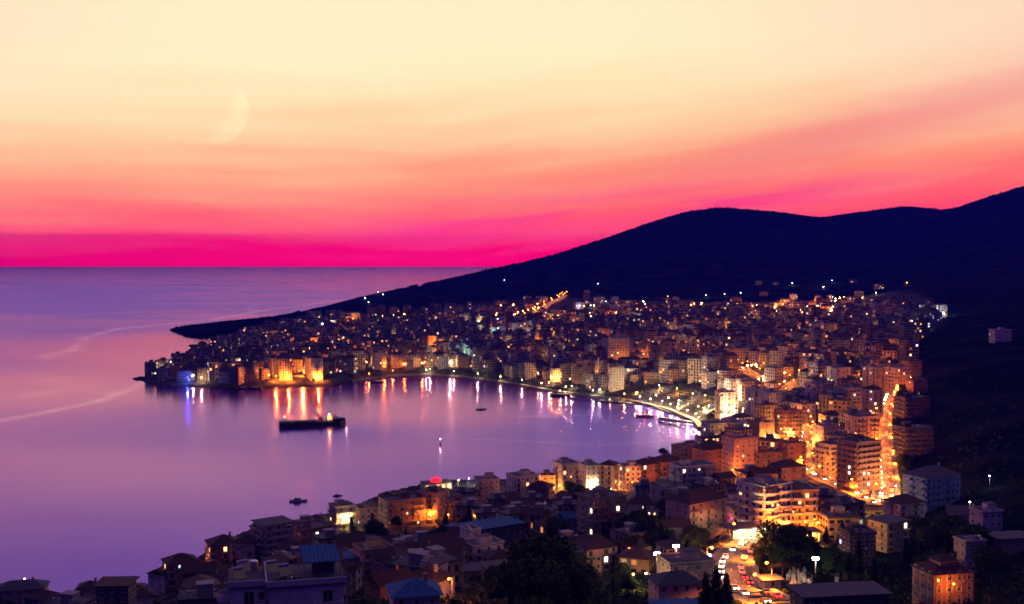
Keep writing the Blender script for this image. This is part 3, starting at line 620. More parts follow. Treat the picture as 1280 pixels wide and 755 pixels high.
H(518, 772, 235, 10, 9, 2, 12, 'grey', 'hip', 'none', .0, 'house', 'grey blue roofed house at the bottom edge, nearest below the gabled houses', 'the blue roofed bottom house', 'house', roofm=m_bluer)
H(653, 632, 650, 15, 12, 6, 30, 'white', 'flat', 'rail', .04, label='pale six storey block with an orange lit lower corner, left of the twin blocks', short='the pale corner lit block', litc='A')
H(676, 634, 620, 13, 11, 4, -20, 'brown', 'hip', 'rail', .06, label='brown four storey block with a tiled roof tucked against the pale corner lit block', short='the tucked brown block', litc='A')
H(684, 618, 700, 9, 9, 4, 10, 'ochre', 'flat', 'none', .15, label='small ochre block glowing orange just left of the white block with the stair tower', short='the small glowing ochre block', litc='A')
H(708, 616, 672, 13, 12, 6, 25, 'white', 'flat', 'rail', .08, label='white six storey block with a raised stair tower and warm lit centre, near shore', short='the white stair tower block', litc='A')
H(737, 617, 690, 10, 12, 6, 20, 'white', 'flat', 'none', .0, label='left half of the pale twin blocks on the near shore, with a plain windowed wall', short='the left twin block')
H(761, 616, 680, 9, 11, 6, -25, 'cream', 'hip', 'rail', .08, label='right half of the pale twin blocks, with a dark roof and balconies lit yellow', short='the right twin block', litc='A')
H(786, 612, 700, 11, 12, 5, 20, 'lilac', 'flat', 'solid', .04, label='lilac five storey block first to the right of the pale twin blocks', short='the lilac block')
H(806, 608, 712, 13, 12, 5, 30, 'terracotta', 'hip', 'rail', .08, label='terracotta five storey block between the lilac block and the long red row', short='the terracotta block', litc='AB')
H(832, 603, 720, 18, 13, 5, 35, 'terracotta', 'hip', 'rail', .05, label='long red five storey row block stepping up the near shore', short='the long red row block', litc='A')
H(860, 590, 750, 18, 14, 6, 30, 'brown', 'flat', 'rail', .05, label='brown six storey block with a rooftop bar and string of lamps over the bay end', short='the rooftop bar block', litc='A')
H(752, 671, 480, 17, 13, 6, 28, 'brown', 'flat', 'rail', .04, label='dark brown six storey block standing alone in the middle of the lower town', short='the lone brown block', litc='B')
H(744, 718, 450, 14, 12, 4, 24, 'pink', 'hip', 'rail', .06, 'villa', 'pink four storey villa with a red hip roof below the lone brown block', 'the pink villa', 'villa', litc='B')
H(713, 662, 520, 9, 8, 2, 20, 'blue', 'gable', 'none', .0, 'shed', 'small shed with a blue sheet roof left of the lone brown block', 'the small blue roofed shed', 'shed', roofm=m_bluer)
H(803, 643, 560, 17, 12, 2, -15, 'lilac', 'hip', 'none', .06, 'house', 'low lilac hip roofed house between the lone brown block and the dark trees', 'the low lilac house', 'house')
H(835, 632, 560, 15, 12, 3, 20, 'grey', 'flat', 'rail', .08, 'house', 'low grey flat roofed house in front of the white five storey block', 'the low grey house', 'house')
H(866, 616, 600, 22, 13, 5, 22, 'white', 'flat', 'solid', .04, label='white five storey block with blue grey balconies, above the pink roofed red block', short='the white five storey block', litc='B')
H(870, 676, 465, 23, 14, 6, 38, 'pink', 'hip', 'rail', .0, label='pink sided six storey block with a wide dark red roof above the hairpin road', short='the pink sided block')
H(916, 650, 520, 9, 9, 3, 25, 'white', 'flat', 'none', .05, 'house', 'small bright white house between the pink sided block and the big curved balcony block', 'the small bright white house', 'house', litc='A')
H(955, 668, 450, 16, 15, 7, 34, 'white', 'flat', 'curved', .06, label='big white seven storey block with curved balconies, its right side lit orange', short='the big curved balcony block', litc='A')
H(996, 666, 452, 13, 12, 6, 10, 'ochre', 'flat', 'curved', .05, label='orange lit wing with curved balconies joined to the right of the big white block', short='the orange lit wing', litc='A')
H(905, 560, 800, 30, 14, 6, 18, 'white', 'flat', 'solid', .02, 'hotel', 'long white hotel with blue grey balconies where the bay ends', 'the long white hotel', 'hotel')
H(888, 595, 700, 19, 14, 6, 26, 'terracotta', 'hip', 'rail', .06, label='red brown block with a dark hip roof below the long white hotel', short='the red brown hip roofed block', litc='A')
H(925, 595, 690, 17, 14, 8, 20, 'pink', 'flat', 'none', .06, label='tall blank pink block with a vertical row of stair lights, below the long white hotel', short='the tall pink block', litc='A')
H(952, 560, 780, 13, 12, 6, 24, 'brown', 'flat', 'none', .02, label='brown six storey block behind and right of the tall pink block', short='the brown rear block')
H(956, 590, 660, 17, 12, 4, 10, 'brown', 'flat', 'rail', .04, label='dark brown four storey block between the tall pink block and the bend of the street', short='the dark brown bend block')
H(990, 586, 640, 12, 11, 5, 20, 'terracotta', 'flat', 'rail', .04, label='terracotta block standing inside the bend of the curved road', short='the block inside the bend')
H(984, 610, 590, 15, 12, 4, 20, 'terracotta', 'hip', 'rail', .08, label='dull red four storey block under the curved road, above the big curved balcony block', short='the dull red roadside block')
H(945, 528, 920, 13, 12, 9, 22, 'white', 'flat', 'rail', .05, label='left tower of the white nine storey pair behind the long white hotel', short='the left white tower')
H(965, 532, 900, 15, 13, 9, 24, 'lilac', 'flat', 'solid', .05, label='right tower of the white nine storey pair, balconies all round', short='the right white tower')
H(985, 548, 830, 16, 13, 7, 26, 'terracotta', 'flat', 'strip', .05, label='red brown seven storey block with continuous balconies at the mouth of the orange valley street', short='the block at the valley street', litc='A')
H(908, 520, 980, 17, 12, 7, 12, 'pink', 'flat', 'rail', .08, label='pink seven storey block standing over the brightest stretch of promenade', short='the pink promenade block', litc='A')
H(1022, 518, 880, 17, 13, 8, 30, 'lilac', 'flat', 'rail', .06, label='tall pale eight storey block right of the orange valley street', short='the tall pale valley block')
H(1004, 530, 850, 14, 12, 5, 24, 'pink', 'flat', 'rail', .05, label='pink five storey block directly in front of the tall pale valley block', short='the pink valley block')
H(1038, 594, 640, 13, 12, 6, 30, 'grey', 'flat', 'strip', .03, label='grey block with wraparound balcony bands at the outer side of the curved road', short='the banded grey block')
H(1073, 613, 610, 18, 15, 9, 28, 'brown', 'flat', 'strip', .05, label='large brown nine storey block between the curved road and the steep street', short='the large brown street block', litc='B')
H(1032, 560, 760, 13, 12, 5, 22, 'lilac', 'flat', 'none', .05, label='lilac five storey block above the banded grey block', short='the upper lilac block')
H(1078, 560, 740, 19, 13, 7, 20, 'pink', 'flat', 'rail', .05, label='pink seven storey block left of the steep street, behind the large brown block', short='the pink street block')
H(1064, 520, 850, 22, 14, 7, 16, 'grey', 'flat', 'strip', .06, label='wide grey office block with balcony bands left of the top of the steep street', short='the glass band office block', litc='C')
H(1090, 520, 860, 11, 12, 7, 28, 'lilac', 'hip', 'rail', .03, label='lilac hip roofed block squeezed between the office block and the steep street', short='the squeezed lilac block')
H(1093, 490, 960, 15, 14, 7, 34, 'cream', 'flat', 'rail', .06, label='cream seven storey block lit orange at the top of the steep street, left side', short='the cream top street block', litc='A')
H(1122, 492, 930, 16, 13, 7, 30, 'pink', 'flat', 'strip', .06, label='pink seven storey block at the top of the steep street, right side', short='the pink top street block', litc='A')
H(1048, 490, 980, 15, 13, 7, 20, 'lilac', 'flat', 'rail', .06, label='pale block with roof plant behind the glass band office block', short='the pale rear block')
H(1140, 528, 800, 20, 14, 6, 12, 'dark', 'flat', 'strip', .01, label='dark unlit six storey block right of the upper steep street', short='the upper dark block')
H(1141, 576, 700, 20, 14, 7, 10, 'dark', 'flat', 'strip', .01, label='dark unlit seven storey block right of the middle of the steep street', short='the lower dark block')
H(1146, 494, 980, 14, 12, 4, 10, 'terracotta', 'flat', 'none', .06, label='low terracotta block with one lit window at the dark edge of town', short='the terracotta edge block', litc='A')
H(1164, 634, 500, 21, 14, 5, 26, 'blue', 'hip', 'solid', .0, label='blue washed five storey block with white balconies alone at the foot of the dark hillside', short='the blue hillside block', roofm=m_roof)
H(1130, 652, 490, 14, 11, 3, 22, 'lilac', 'hip', 'rail', .03, 'house', 'low lilac house between the road junction and the blue hillside block', 'the low junction house', 'house')
H(1110, 688, 430, 12, 10, 4, 28, 'grey', 'slab', 'rail', .10, label='grey four storey block with one bright window below the road junction', short='the grey junction block', litc='B')
H(1071, 706, 400, 10, 9, 4, 10, 'dark', 'flat', 'none', .08, label='dark narrow block with a single lit window left of the grey junction block', short='the narrow dark block', litc='C')
H(1206, 660, 440, 13, 10, 2, -20, 'lilac', 'gable', 'none', .0, 'house', 'low house with a pale sheet roof below and right of the blue hillside block', 'the pale sheet roofed house', 'house', roofm=m_roof)
H(1232, 668, 430, 9, 8, 3, 15, 'lilac', 'flat', 'none', .06, 'house', 'small lilac house at the foot of the hillside, right of the pale sheet roofed house', 'the small hillside house', 'house')
H(1262, 690, 400, 14, 9, 2, 8, 'brown', 'slab', 'none', .05, 'house', 'low brown flat roofed house at the right edge of the town', 'the low right edge house', 'house', litc='A')
H(1212, 708, 385, 8, 7, 3, 12, 'grey', 'flat', 'none', .03, 'house', 'small grey house up the slope from the ornate mansion', 'the small grey slope house', 'house')
H(1250, 428, 1100, 17, 12, 4, 5, 'white', 'flat', 'none', .08, label='white four storey building standing by itself high on the dark right hillside', short='the lone hillside building', litc='A')
H(1167, 404, 1750, 22, 14, 5, 5, 'grey', 'flat', 'none', .12, label='pale building with a white lamp at the right end of the upper town', short='the upper end building', litc='C')
H(857, 724, 345, 15, 11, 2, 14, 'grey', 'flat', 'none', .06, 'workshop', 'wide workshop with a cluttered blue grey flat roof below the star bright floodlights', 'the floodlit workshop', 'workshop', litc='B')
H(845, 752, 300, 13, 9, 2, 10, 'cream', 'hip', 'none', .0, 'house', 'low cream house with a dark hip roof in front of the floodlit workshop', 'the low cream house', 'house', roofm=m_roof)
H(850, 775, 240, 11, 7, 1, 6, 'blue', 'slab', 'none', .0, 'shed', 'shed with a blue sheet roof at the bottom edge under the low cream house', 'the blue bottom shed', 'shed', roofm=m_bluer)
H(962, 735, 345, 5.5, 5, 1, 10, 'pink', 'slab', 'none', .0, 'hut', 'small square hut on the inside of the hairpin road', 'the roadside hut', 'hut')
H(1048, 766, 300, 24, 10, 2, 8, 'dark', 'slab', 'none', .0, 'warehouse', 'long dark roofed warehouse at the bottom edge, below the marble yard', 'the dark warehouse', 'warehouse')
H(772, 460, 1360, 33, 22, 12, 14, 'grey', 'flat', 'strip', .05, 'tower_block', 'widest and tallest pale tower block in the middle of the far town', 'the big central tower', 'tower block', litc='BC', facade=(0, 3))
# the ornate mansion
mo = H(1178, 756, 335, 14, 11, 4, 14, 'terracotta', 'hip', 'none', .0, 'mansion', 'ornate red mansion with arched pale window surrounds and an attic at the lower right', 'the ornate mansion', 'mansion', sh=3.4, zoff=-2)
KM = min(1.35, max(.72, mo.location[1] / 335)); mb = MB().box(-3.4 * KM, 3.4 * KM, -3.4 * KM, 2 * KM, 13.6 * KM, 16.6 * KM, 0); hip(mb, 6.8 * KM, 5.4 * KM, 16.6 * KM, 1.4, .4, 1); link('attic', mb.mesh('attic', [wallmat('terracotta'), m_tile]), mo)
for i in range(4):
    for s_ in range(1, 4):
        for (L, off, ang) in ((14 * KM, 5.5 * KM, 0), (11 * KM, 7 * KM, -90)):
            if ang and i > 2: continue
            b_ = L / (4 if not ang else 3); cx = (i + .5) * b_ - L / 2; ca, sa = math.cos(R(ang)), math.sin(R(ang))
            sg = MB().box(-.85, -.65, -.16, 0, -.1, 1.9, 0).box(.65, .85, -.16, 0, -.1, 1.9, 0)
            for k_ in range(6):
                a0, a1 = math.pi * k_ / 6, math.pi * (k_ + 1) / 6
                sg.poly([(.65 * math.cos(a0), -.15, 1.9 + .65 * math.sin(a0)), (.85 * math.cos(a0), -.15, 1.9 + .85 * math.sin(a0)), (.85 * math.cos(a1), -.15, 1.9 + .85 * math.sin(a1)), (.65 * math.cos(a1), -.15, 1.9 + .65 * math.sin(a1))], 0)
            if 'sg' not in _bc: _bc['sg'] = sg.mesh('window_surround', [wallmat('white')])
            link('window_surround', _bc['sg'], mo, (cx * ca + off * sa, cx * sa - off * ca, s_ * 3.4 * KM + .95), R(ang))
def crown_(mb, c, r, n=14):
    for _ in range(n):
        p = np.array(c) + rng.normal(size=3) * r * .5; a = rng.normal(size=3) * .16; b_ = rng.normal(size=3) * .12; mb.poly([p - a - b_, p + a - b_, p + a + b_, p - a + b_])
# the terraced block nearest the camera
x, y, z = at(352, 770, 165); z -= 3.4
tb = empty('terraced_apartments', (x, y, z), R(14)); tag(tb, 'big terraced block nearest the camera with rounded balconies and a blue sheet canopy', 'apartment building')
link('wall', MB().box(-2, 9, -5, 6, -12, 9.2).box(-7.5, -2, -3, 7, -12, 9.0).mesh('wall', [wallmat('lilac')]), tb)
link('end_wall', MB().box(-1.6, 4.2, -5.35, -5.02, -6, 6.2).mesh('end_wall', [wallmat('blue')]), tb)['label'] = 'plain blue painted end wall'
link('roof', MB().box(-2.4, 9.4, -5.3, 6.3, 9.2, 9.45).box(-7.8, -2.42, -3.3, 7.3, 9.0, 9.25).mesh('roof', [m_roof]), tb)
link('parapet', MB().box(-2.4, 9.4, -5.3, -5.1, 9.45, 10.3).box(-2.4, -2.2, -5.1, 6.3, 9.45, 10.3).box(-7.8, -2.42, -3.3, -3.1, 9.25, 10.1).mesh('parapet', [wallmat('lilac')]), tb)
link('stair_tower', MB().box(4.6, 8.0, -.5, 3, 9.45, 11.8).mesh('stair_tower', [wallmat('dark')]), tb)
cb = MB(); cb.poly([(3.2, -2.4, 12.0), (8.8, -2.4, 12.0), (8.4, 3.6, 13.1), (2.8, 3.6, 13.1)], 0); cb.poly([(2.8, 3.6, 12.95), (8.4, 3.6, 12.95), (8.8, -2.4, 11.85), (3.2, -2.4, 11.85)], 0)
for px_, py_ in ((3.3, -2.3), (8.7, -2.3), (8.3, 3.5), (2.9, 3.5)): cb.tube([(px_, py_, 9.45), (px_, py_, 11.9 if py_ < 0 else 13.0)], .07, 5, 1)
link('canopy', cb.mesh('canopy', [m_bluer, m_metal]), tb)
for s_ in range(3):
    link('balcony', balconymesh(5.2, 2.2, 'curved', wallmat('lilac')), tb, (-4.8, -3.02, 6.1 - s_ * 3.05), 0)
    link('balcony', balconymesh(3.6, 2.0, 'curved', wallmat('lilac')), tb, (-7.52, 2.2, 6.1 - s_ * 3.05), R(-90))
    link('balcony', balconymesh(4.2, 1.5, 'solid', wallmat('lilac')), tb, (6.6, -5.02, 6.1 - s_ * 3.05), 0)
    link('window', windowmesh('dark', 1.6, 2.15), tb, (-4.8, -3.02, 6.3 - s_ * 3.05), 0); link('window', windowmesh('dark', 1.6, 2.15), tb, (6.6, -5.02, 6.3 - s_ * 3.05), 0); link('window', windowmesh('shut', 1.15, 1.3), tb, (-3.0, -3.02, 7.0 - s_ * 3.05), 0)
for (sx_, sy_) in ((-1.2, 3.5), (.6, 1.2), (-5.5, 4.8), (-6.2, 1.0)): solar_heater(tb, sx_, sy_, 9.3, .3)
tk = MB().tube([(-4, 5.5, 9.3), (-4, 5.5, 10.7)], .6, 12).tube([(1.6, -3.2, 9.45), (1.6, -3.2, 10.2)], .35, 8); link('water_tank', tk.mesh('water_tank', [m_steel]), tb)
pp = MB()
for i in range(9): crown_(pp, (-1.6 + i * .45 + random.uniform(-.1, .1), -4.6 + (i % 3) * .25, 10.0), random.uniform(.35, .6))
link('potted_plants', pp.mesh('potted_plants', [m_leaf]), tb)['kind'] = 'stuff'
rl = MB().tube([(4.0, -4.9, 10.9), (9.2, -4.9, 10.9)], .04, 4).tube([(4.0, -4.9, 10.6), (9.2, -4.9, 10.6)], .03, 4)
for i in range(9): rl.tube([(4.0 + i * .65, -4.9, 10.2), (4.0 + i * .65, -4.9, 10.9)], .03, 4)
link('railing', rl.mesh('railing', [m_metal]), tb)
HERO.append((x, y, 12, 'the terraced block', proj(x, y, z + 5)))
# red dome
x, y, z = hit(545, 611, 200.0)
dm = empty('domed_pavilion', (x, y, z), R(20)); tag(dm, 'seaside pavilion under a dome glowing bright red', 'pavilion')
link('wall', MB().box(-9, 9, -5, 5, -8, 4.2).mesh('wall', [wallmat('cream')]), dm)
for i in range(5): link('window', windowmesh('A', 1.6, 2.15), dm, (-7.2 + i * 3.6, -5.02, 1.2), 0)
link('roof', MB().box(-9.5, 9.5, -5.5, 5.5, 4.2, 4.5).mesh('roof', [m_roof]), dm)
b_ = MB(); g = []
for i in range(6):
    t_ = math.pi / 2 * i / 5; g.append([(3.8 * math.cos(t_) * math.cos(2 * math.pi * j / 16), 3.8 * math.cos(t_) * math.sin(2 * math.pi * j / 16), 4.5 + 3.0 * math.sin(t_)) for j in range(16)])
for i in range(5):
    for j in range(16): b_.poly([g[i][j], g[i][(j + 1) % 16], g[i + 1][(j + 1) % 16], g[i + 1][j]])
link('dome', b_.mesh('dome', [emat('dome_glow', (1, .012, .03), 1.6)], True), dm)
HERO.append((x, y, 11, 'the red dome', (545, 603)))
# bright restaurant pavilion by the hairpin, and the orange one beside it
def pavilion(px, py, D, w_, d_, yaw, label, short, e, gm):
    x, y, z = hit(px, py, 200.0); o = empty('restaurant_pavilion', (x, y, z), R(yaw)); tag(o, label, 'restaurant')
    link('floor_slab', MB().box(-w_ / 2, w_ / 2, -d_ / 2, d_ / 2, -5, .2).mesh('floor_slab', [m_pave]), o)
    link('roof', MB().box(-w_ / 2 - 1, w_ / 2 + 1, -d_ / 2 - 1, d_ / 2 + 1, 4.2, 4.6).mesh('roof', [m_roof]), o)
    n = 7
    for i in range(n):
        for sy in (-1, 1): link('post', MB().box(-.12, .12, -.12, .12, .2, 4.2).mesh('post', [m_frame]) if False else _post(), o, (-w_ / 2 + .3 + i * (w_ - .6) / (n - 1), sy * (d_ / 2 - .3), 0))
    for i in range(n - 1):
        link('glass_panel', _gp(w_ / n * .9, gm), o, (-w_ / 2 + .3 + (i + .5) * (w_ - .6) / (n - 1), -d_ / 2 + .35, .3))
    for i in range(4): link('table', _table(), o, (-w_ / 2 + 2 + i * (w_ - 4) / 3, -d_ / 2 - 2.2, -.2))
    HERO.append((x, y, w_ / 2 + 2, short, (px, py)))
    for i in range(3):
        l = bpy.data.lights.new('pavilion_light', 'POINT'); l.energy = e; l.color = gm[1]; l.shadow_soft_size = .3
        lo = link('pavilion_light', l, o, (-w_ / 2 + w_ * (i + .5) / 3, -d_ / 2 - 1.6, 3.6))
    return o
def _post():
    if 'post' not in _bc: _bc['post'] = MB().box(-.12, .12, -.12, .12, .2, 4.2).mesh('post', [m_frame])
    return _bc['post']
def _gp(w_, gm):
    k_ = ('gp', gm[0].name, round(w_, 2))
    if k_ not in _bc: _bc[k_] = MB().box(-w_ / 2, w_ / 2, -.03, .03, 0, 3.0, 0).box(-w_ / 2, w_ / 2, -.05, .05, 3.0, 3.1, 1).box(-.04, .04, -.05, -.031, 0, 3.0, 1).mesh('glass_panel', [gm[0], m_frame])
    return _bc[k_]
def _table():
    if 'table' not in _bc: _bc['table'] = MB().box(-1, 1, -.6, .6, .95, 1.0, 0).box(-.06, .06, -.06, .06, 0, .95, 1).box(-1, 1, -.95, -.75, .6, .65, 0).box(-1, 1, .75, .95, .6, .65, 0).mesh('table', [mat('table_white', (.7, .7, .68), .6), m_metal])
    return _bc['table']
emW = emat('restaurant_glow', (1, .60, .15), 1.0); emO = emat('restaurant_orange', (1, .30, .04), 1.0)
pavilion(936, 671, 440, 19, 9, 18, 'glass fronted restaurant blazing yellow under a dark flat roof above the hairpin road', 'the blazing restaurant', 9e3, (emW, (1, .78, .36)))
pavilion(997, 678, 425, 15, 7, 6, 'orange lit canopy restaurant at the foot of the big curved balcony block', 'the orange canopy restaurant', 9e3, (emO, (1, .35, .05)))
# ------------------------------------------------------------------ names of places used in labels
DIST = [(205, 474, 'the dark tip of the town point'), (255, 466, 'the white lit terrace on the point'), (335, 432, 'the orange glow above the beach'), (380, 474, 'the floodlit beach'), (375, 435, 'the orange square above the beach'),
        (405, 408, 'the white lit hilltop house'), (470, 420, 'the left part of the old town'), (450, 462, 'the quay right of the beach'), (556, 445, 'the orange lane running down to the bay'), (560, 408, 'the short row of orange lamps'),
        (500, 462, 'the middle of the quay'), (615, 425, 'the white lit sports ground'), (598, 450, 'the pale green lit square'), (672, 388, 'the glowing hill street'), (690, 450, 'the magenta sign'), (650, 470, 'the head of the bay'),
        (740, 488, 'the marina'), (740, 420, 'the slope left of the central tower'), (800, 455, 'the orange square by the central tower'), (780, 385, 'the dark slope above the central tower'), (860, 398, 'the pale row of upper blocks'),
        (895, 415, 'the orange patch under the pale row'), (860, 470, 'the streets behind the bright promenade'), (935, 418, 'the two orange patches uptown'), (978, 382, 'the big orange glow uptown'), (1030, 368, 'the highest scattered houses'),
        (1010, 425, 'the upper orange lane'), (935, 466, 'the orange upper street'), (975, 460, 'the round orange lamps'), (1070, 425, 'the red brown row at the top right'), (1130, 400, 'the upper right slope'), (1060, 460, 'the streets above the office block'),
        (1130, 455, 'the dark edge at the top right of town'), (840, 505, 'the bright promenade'), (930, 500, 'the blazing end of the promenade')]
ORD = ['leftmost', 'second from the left', 'third from the left', 'fourth from the left', 'fifth from the left', 'sixth from the left', 'seventh from the left', 'eighth from the left', 'ninth from the left', 'tenth from the left',
       'eleventh from the left', 'twelfth from the left', 'thirteenth from the left', 'fourteenth from the left', 'fifteenth from the left', 'sixteenth from the left']
PENDING = []
def place_name(x, y, z=None):
    px, py = proj(x, y, tz(x, y) if z is None else z)
    if y < 1000:
        h = min(HERO, key=lambda h: math.hypot(h[0] - x, h[1] - y)); return h[3]
    return min(DIST, key=lambda d: math.hypot(d[0] - px, (d[1] - py) * 2))[2]
def later(o, desc, x, y, prep='near', cat=None, group=None): PENDING.append((o, desc, f'{prep} {place_name(x, y)}', proj(x, y, 0)[0])); tag(o, None, cat, group)
# ------------------------------------------------------------------ the packed town
def in_town(x, y, z, poly=TOWN):
    px, py = proj(x, y, z); ins = False; n = len(poly)
    for i in range(n):
        a, b_ = poly[i], poly[(i + 1) % n]
        if (a[1] > py) != (b_[1] > py) and px < (b_[0] - a[0]) * (py - a[1]) / (b_[1] - a[1]) + a[0]: ins = not ins
    return ins
RPTS = np.array([p[:2] for P, _ in RP.values() for p in P]); PRP = np.array([p[:2] for p in PR])
DARK = [((500, 678), 75, 22), ((675, 735), 60, 30), ((800, 665), 45, 22), ((880, 640), 12, 8), ((1010, 700), 70, 28), ((1100, 720), 60, 30), ((1185, 690), 60, 28), ((720, 685), 45, 14), ((560, 665), 40, 12), ((985, 670), 40, 20), ((905, 700), 50, 30), ((640, 690), 60, 12), ((760, 400), 30, 5), ((880, 372), 60, 6), ((810, 372), 60, 8), ((1152, 545), 34, 75), ((700, 390), 60, 5), ((505, 398), 50, 5)]
SPOT = []
def sdl(x, y):
    px = 640 + F * x / y; a = min(max((px + 500) / 2300 * (GP - 1), 0), GP - 1); b_ = min(max((math.log(y) - gl[0]) / (gl[-1] - gl[0]) * (GD - 1), 0), GD - 1)
    return SD[int(b_), int(a)]
SUN_PT = [(x, y, r) for x, y, r, *_ in HERO]
VIEWP = [(*proj(*p), p[1]) for P, _ in RP.values() for p in P] + [(*proj(*p), p[1]) for p in PLZ]
for i in range(1, len(PLZ)):
    t_ = PLZ[i] - PLZ[i - 1]; nr = np.array([t_[1], -t_[0], 0]); nr /= np.linalg.norm(nr); VIEWP += [(*proj(*(PLZ[i] + nr * k_)), (PLZ[i] + nr * k_)[1]) for k_ in (15, 30)]
VIEWP += [(p_[0], p_[1] + 3, y - 1) for x, y, r, s_, p_ in HERO]
VIEWP = np.array(VIEWP)
def clear_view(x, y, z, hw, h):
    a, pt = proj(x, y, z + h); _, pb = proj(x, y, z); w_ = hw / y * F
    return not np.any((VIEWP[:, 2] > y + 2) & (np.abs(VIEWP[:, 0] - a) < w_ + 1) & (VIEWP[:, 1] > pt) & (VIEWP[:, 1] < pb))
def ok(x, y, r, gap=2.0):
    if y < 230 or sdl(x, y) < r + 3: return False
    if np.min((RPTS[:, 0] - x) ** 2 + (RPTS[:, 1] - y) ** 2) < (r + 9) ** 2: return False
    if np.min((PRP[:, 0] - x) ** 2 + (PRP[:, 1] - y) ** 2) < (r + (49 if proj(x, y, 2)[0] > 775 else 15)) ** 2: return False
    for a, b_, rr in SUN_PT:
        if (a - x) ** 2 + (b_ - y) ** 2 < (rr * .62 + r * .9 + gap) ** 2: return False
    return True
cellg = {}
def near_ok(x, y, m):
    c = (int(x // 30), int(y // 30))
    for i in (-1, 0, 1):
        for j in (-1, 0, 1):
            for (a, b_, r) in cellg.get((c[0] + i, c[1] + j), ()):
                if (a - x) ** 2 + (b_ - y) ** 2 < (m + r) ** 2: return False
    return True
def gradz(x, y, e=12): return (tz(x + e, y) - tz(x - e, y)) / (2 * e), (tz(x, y + e) - tz(x, y - e)) / (2 * e)
cand = []
tries = 0
while tries < 42000:
    tries += 1
    y = math.exp(random.uniform(math.log(260), math.log(2750))) if random.random() < .5 else random.uniform(700, 2750)
    px = random.uniform(-10, 1290); x = (px - 640) / F * y; z = tz(x, y)
    if not in_town(x, y, z): continue
    pxx, pyy = proj(x, y, z)
    p = 1.0
    if y > 1700: p = max(.10, 1 - (y - 1700) / 700)
    if pyy < 385: p *= .5
    if pyy < 376 and pxx > 640: p *= .3
    if pxx > 1120: p *= .4
    if y < 740: p *= .2
    if pxx > 1000 and pyy < 412: p *= .4
    if pyy < 402: p *= .55
    for (c, sx, sy) in DARK:
        if ((pxx - c[0]) / sx) ** 2 + ((pyy - c[1]) / sy) ** 2 < 1: p = 0
    if random.random() > p: continue
    r = random.uniform(6.5, 10.5) if y > 700 else random.uniform(5, 7.5)
    if not near_ok(x, y, r) or not ok(x, y, r): continue
    if y < 1500 and not clear_view(x, y, z, r * .8, 14 if y < 740 else 20): continue
    cand.append((x, y, z, r)); cellg.setdefault((int(x // 30), int(y // 30)), []).append((x, y, r * .78))
cand.sort(key=lambda c: c[1])
# prototypes: name words, width, depth, storeys, roof, balconies
_tp = {}
def townblock(wd, dp, n, roof, bal):
    k_ = (wd, dp, n, roof, bal)
    o = empty('apartment_block', (0, 0, 0)); mb = MB(); Hh = n * SH
    cs = [(-wd / 2, -dp / 2), (wd / 2, -dp / 2), (wd / 2, dp / 2), (-wd / 2, dp / 2)]; u0 = 0
    for i in range(4):
        p, r = cs[i], cs[(i + 1) % 4]; L = math.dist(p, r); nb = max(2, round(L / 3)); v0 = -8 / SH
        mb.poly([(*p, -8), (*r, -8), (*r, Hh), (*p, Hh)], 0, [(u0, v0), (u0 + nb, v0), (u0 + nb, n), (u0, n)]); u0 += nb + 3
    mb.poly([(*p, Hh) for p in cs], 0, [(.02, -.5)] * 4); mb.poly([(*p, -8) for p in cs[::-1]], 0, [(.02, -.5)] * 4)
    link('wall', mb.mesh('wall', [m_town]), o)
    mb = MB()
    if roof == 'flat':
        mb.box(-wd / 2 - .3, wd / 2 + .3, -dp / 2 - .3, dp / 2 + .3, Hh + .01, Hh + .3)
        for (a, b_, c, e) in ((-wd / 2 - .3, wd / 2 + .3, -dp / 2 - .3, -dp / 2 - .1), (-wd / 2 - .3, -wd / 2 - .1, -dp / 2 - .1, dp / 2 + .3), (wd / 2 + .1, wd / 2 + .3, -dp / 2 - .1, dp / 2 + .3)): mb.box(a, b_, c, e, Hh + .3, Hh + 1.0)
    else: hip(mb, wd, dp, Hh + .02, min(wd, dp) * .27, .7, 0, roof)
    link('roof', mb.mesh('roof', [m_roof if roof == 'flat' else m_tile]), o)
    if roof == 'flat':
        link('stair_tower', MB().box(-2, 2.4, -1, 2.6, Hh + .31, Hh + 3).box(-2.2, 2.6, -1.2, 2.8, Hh + 3, Hh + 3.2).mesh('stair_tower', [m_concrete]), o)
        solar_heater(o, wd * .25, -dp * .25, Hh + .3, .2); solar_heater(o, -wd * .3, -dp * .2, Hh + .3, -.2)
    if bal:
        for s_ in range(1, n):
            if bal == 'strip': link('balcony', balconymesh(wd * .92, 1.2, 'solid', m_concrete), o, (0, -dp / 2, s_ * SH + .05))
            else:
                link('balcony', balconymesh(wd * .38, 1.2, 'solid', m_concrete), o, (-wd * .26, -dp / 2, s_ * SH + .05)); link('balcony', balconymesh(dp * .5, 1.2, 'solid', m_concrete), o, (wd / 2, 0, s_ * SH + .05), R(90))
    return o
PT = [('long flat roofed', 20, 12, 5, 'flat', 'strip'), ('square flat roofed', 14, 12, 6, 'flat', 'side'), ('slim tall', 12, 12, 8, 'flat', 'side'), ('low flat roofed', 13, 11, 3, 'flat', 'strip'), ('broad tall', 19, 13, 7, 'flat', 'strip'),
      ('tile roofed', 14, 11, 4, 'hip', 'side'), ('plain flat roofed', 15, 12, 5, 'flat', None), ('small tile roofed', 10, 9, 2, 'hip', None), ('gabled', 11, 9, 3, 'gable', None)]
PROT = {}
nI = 0; farb = []
NW = {2: 'two', 3: 'three', 4: 'four', 5: 'five', 6: 'six', 7: 'seven', 8: 'eight'}
def vis(x, y, z):
    px, py = proj(x, y, z + 10); return -25 < px < 1305 and py < 780
LIM = 215
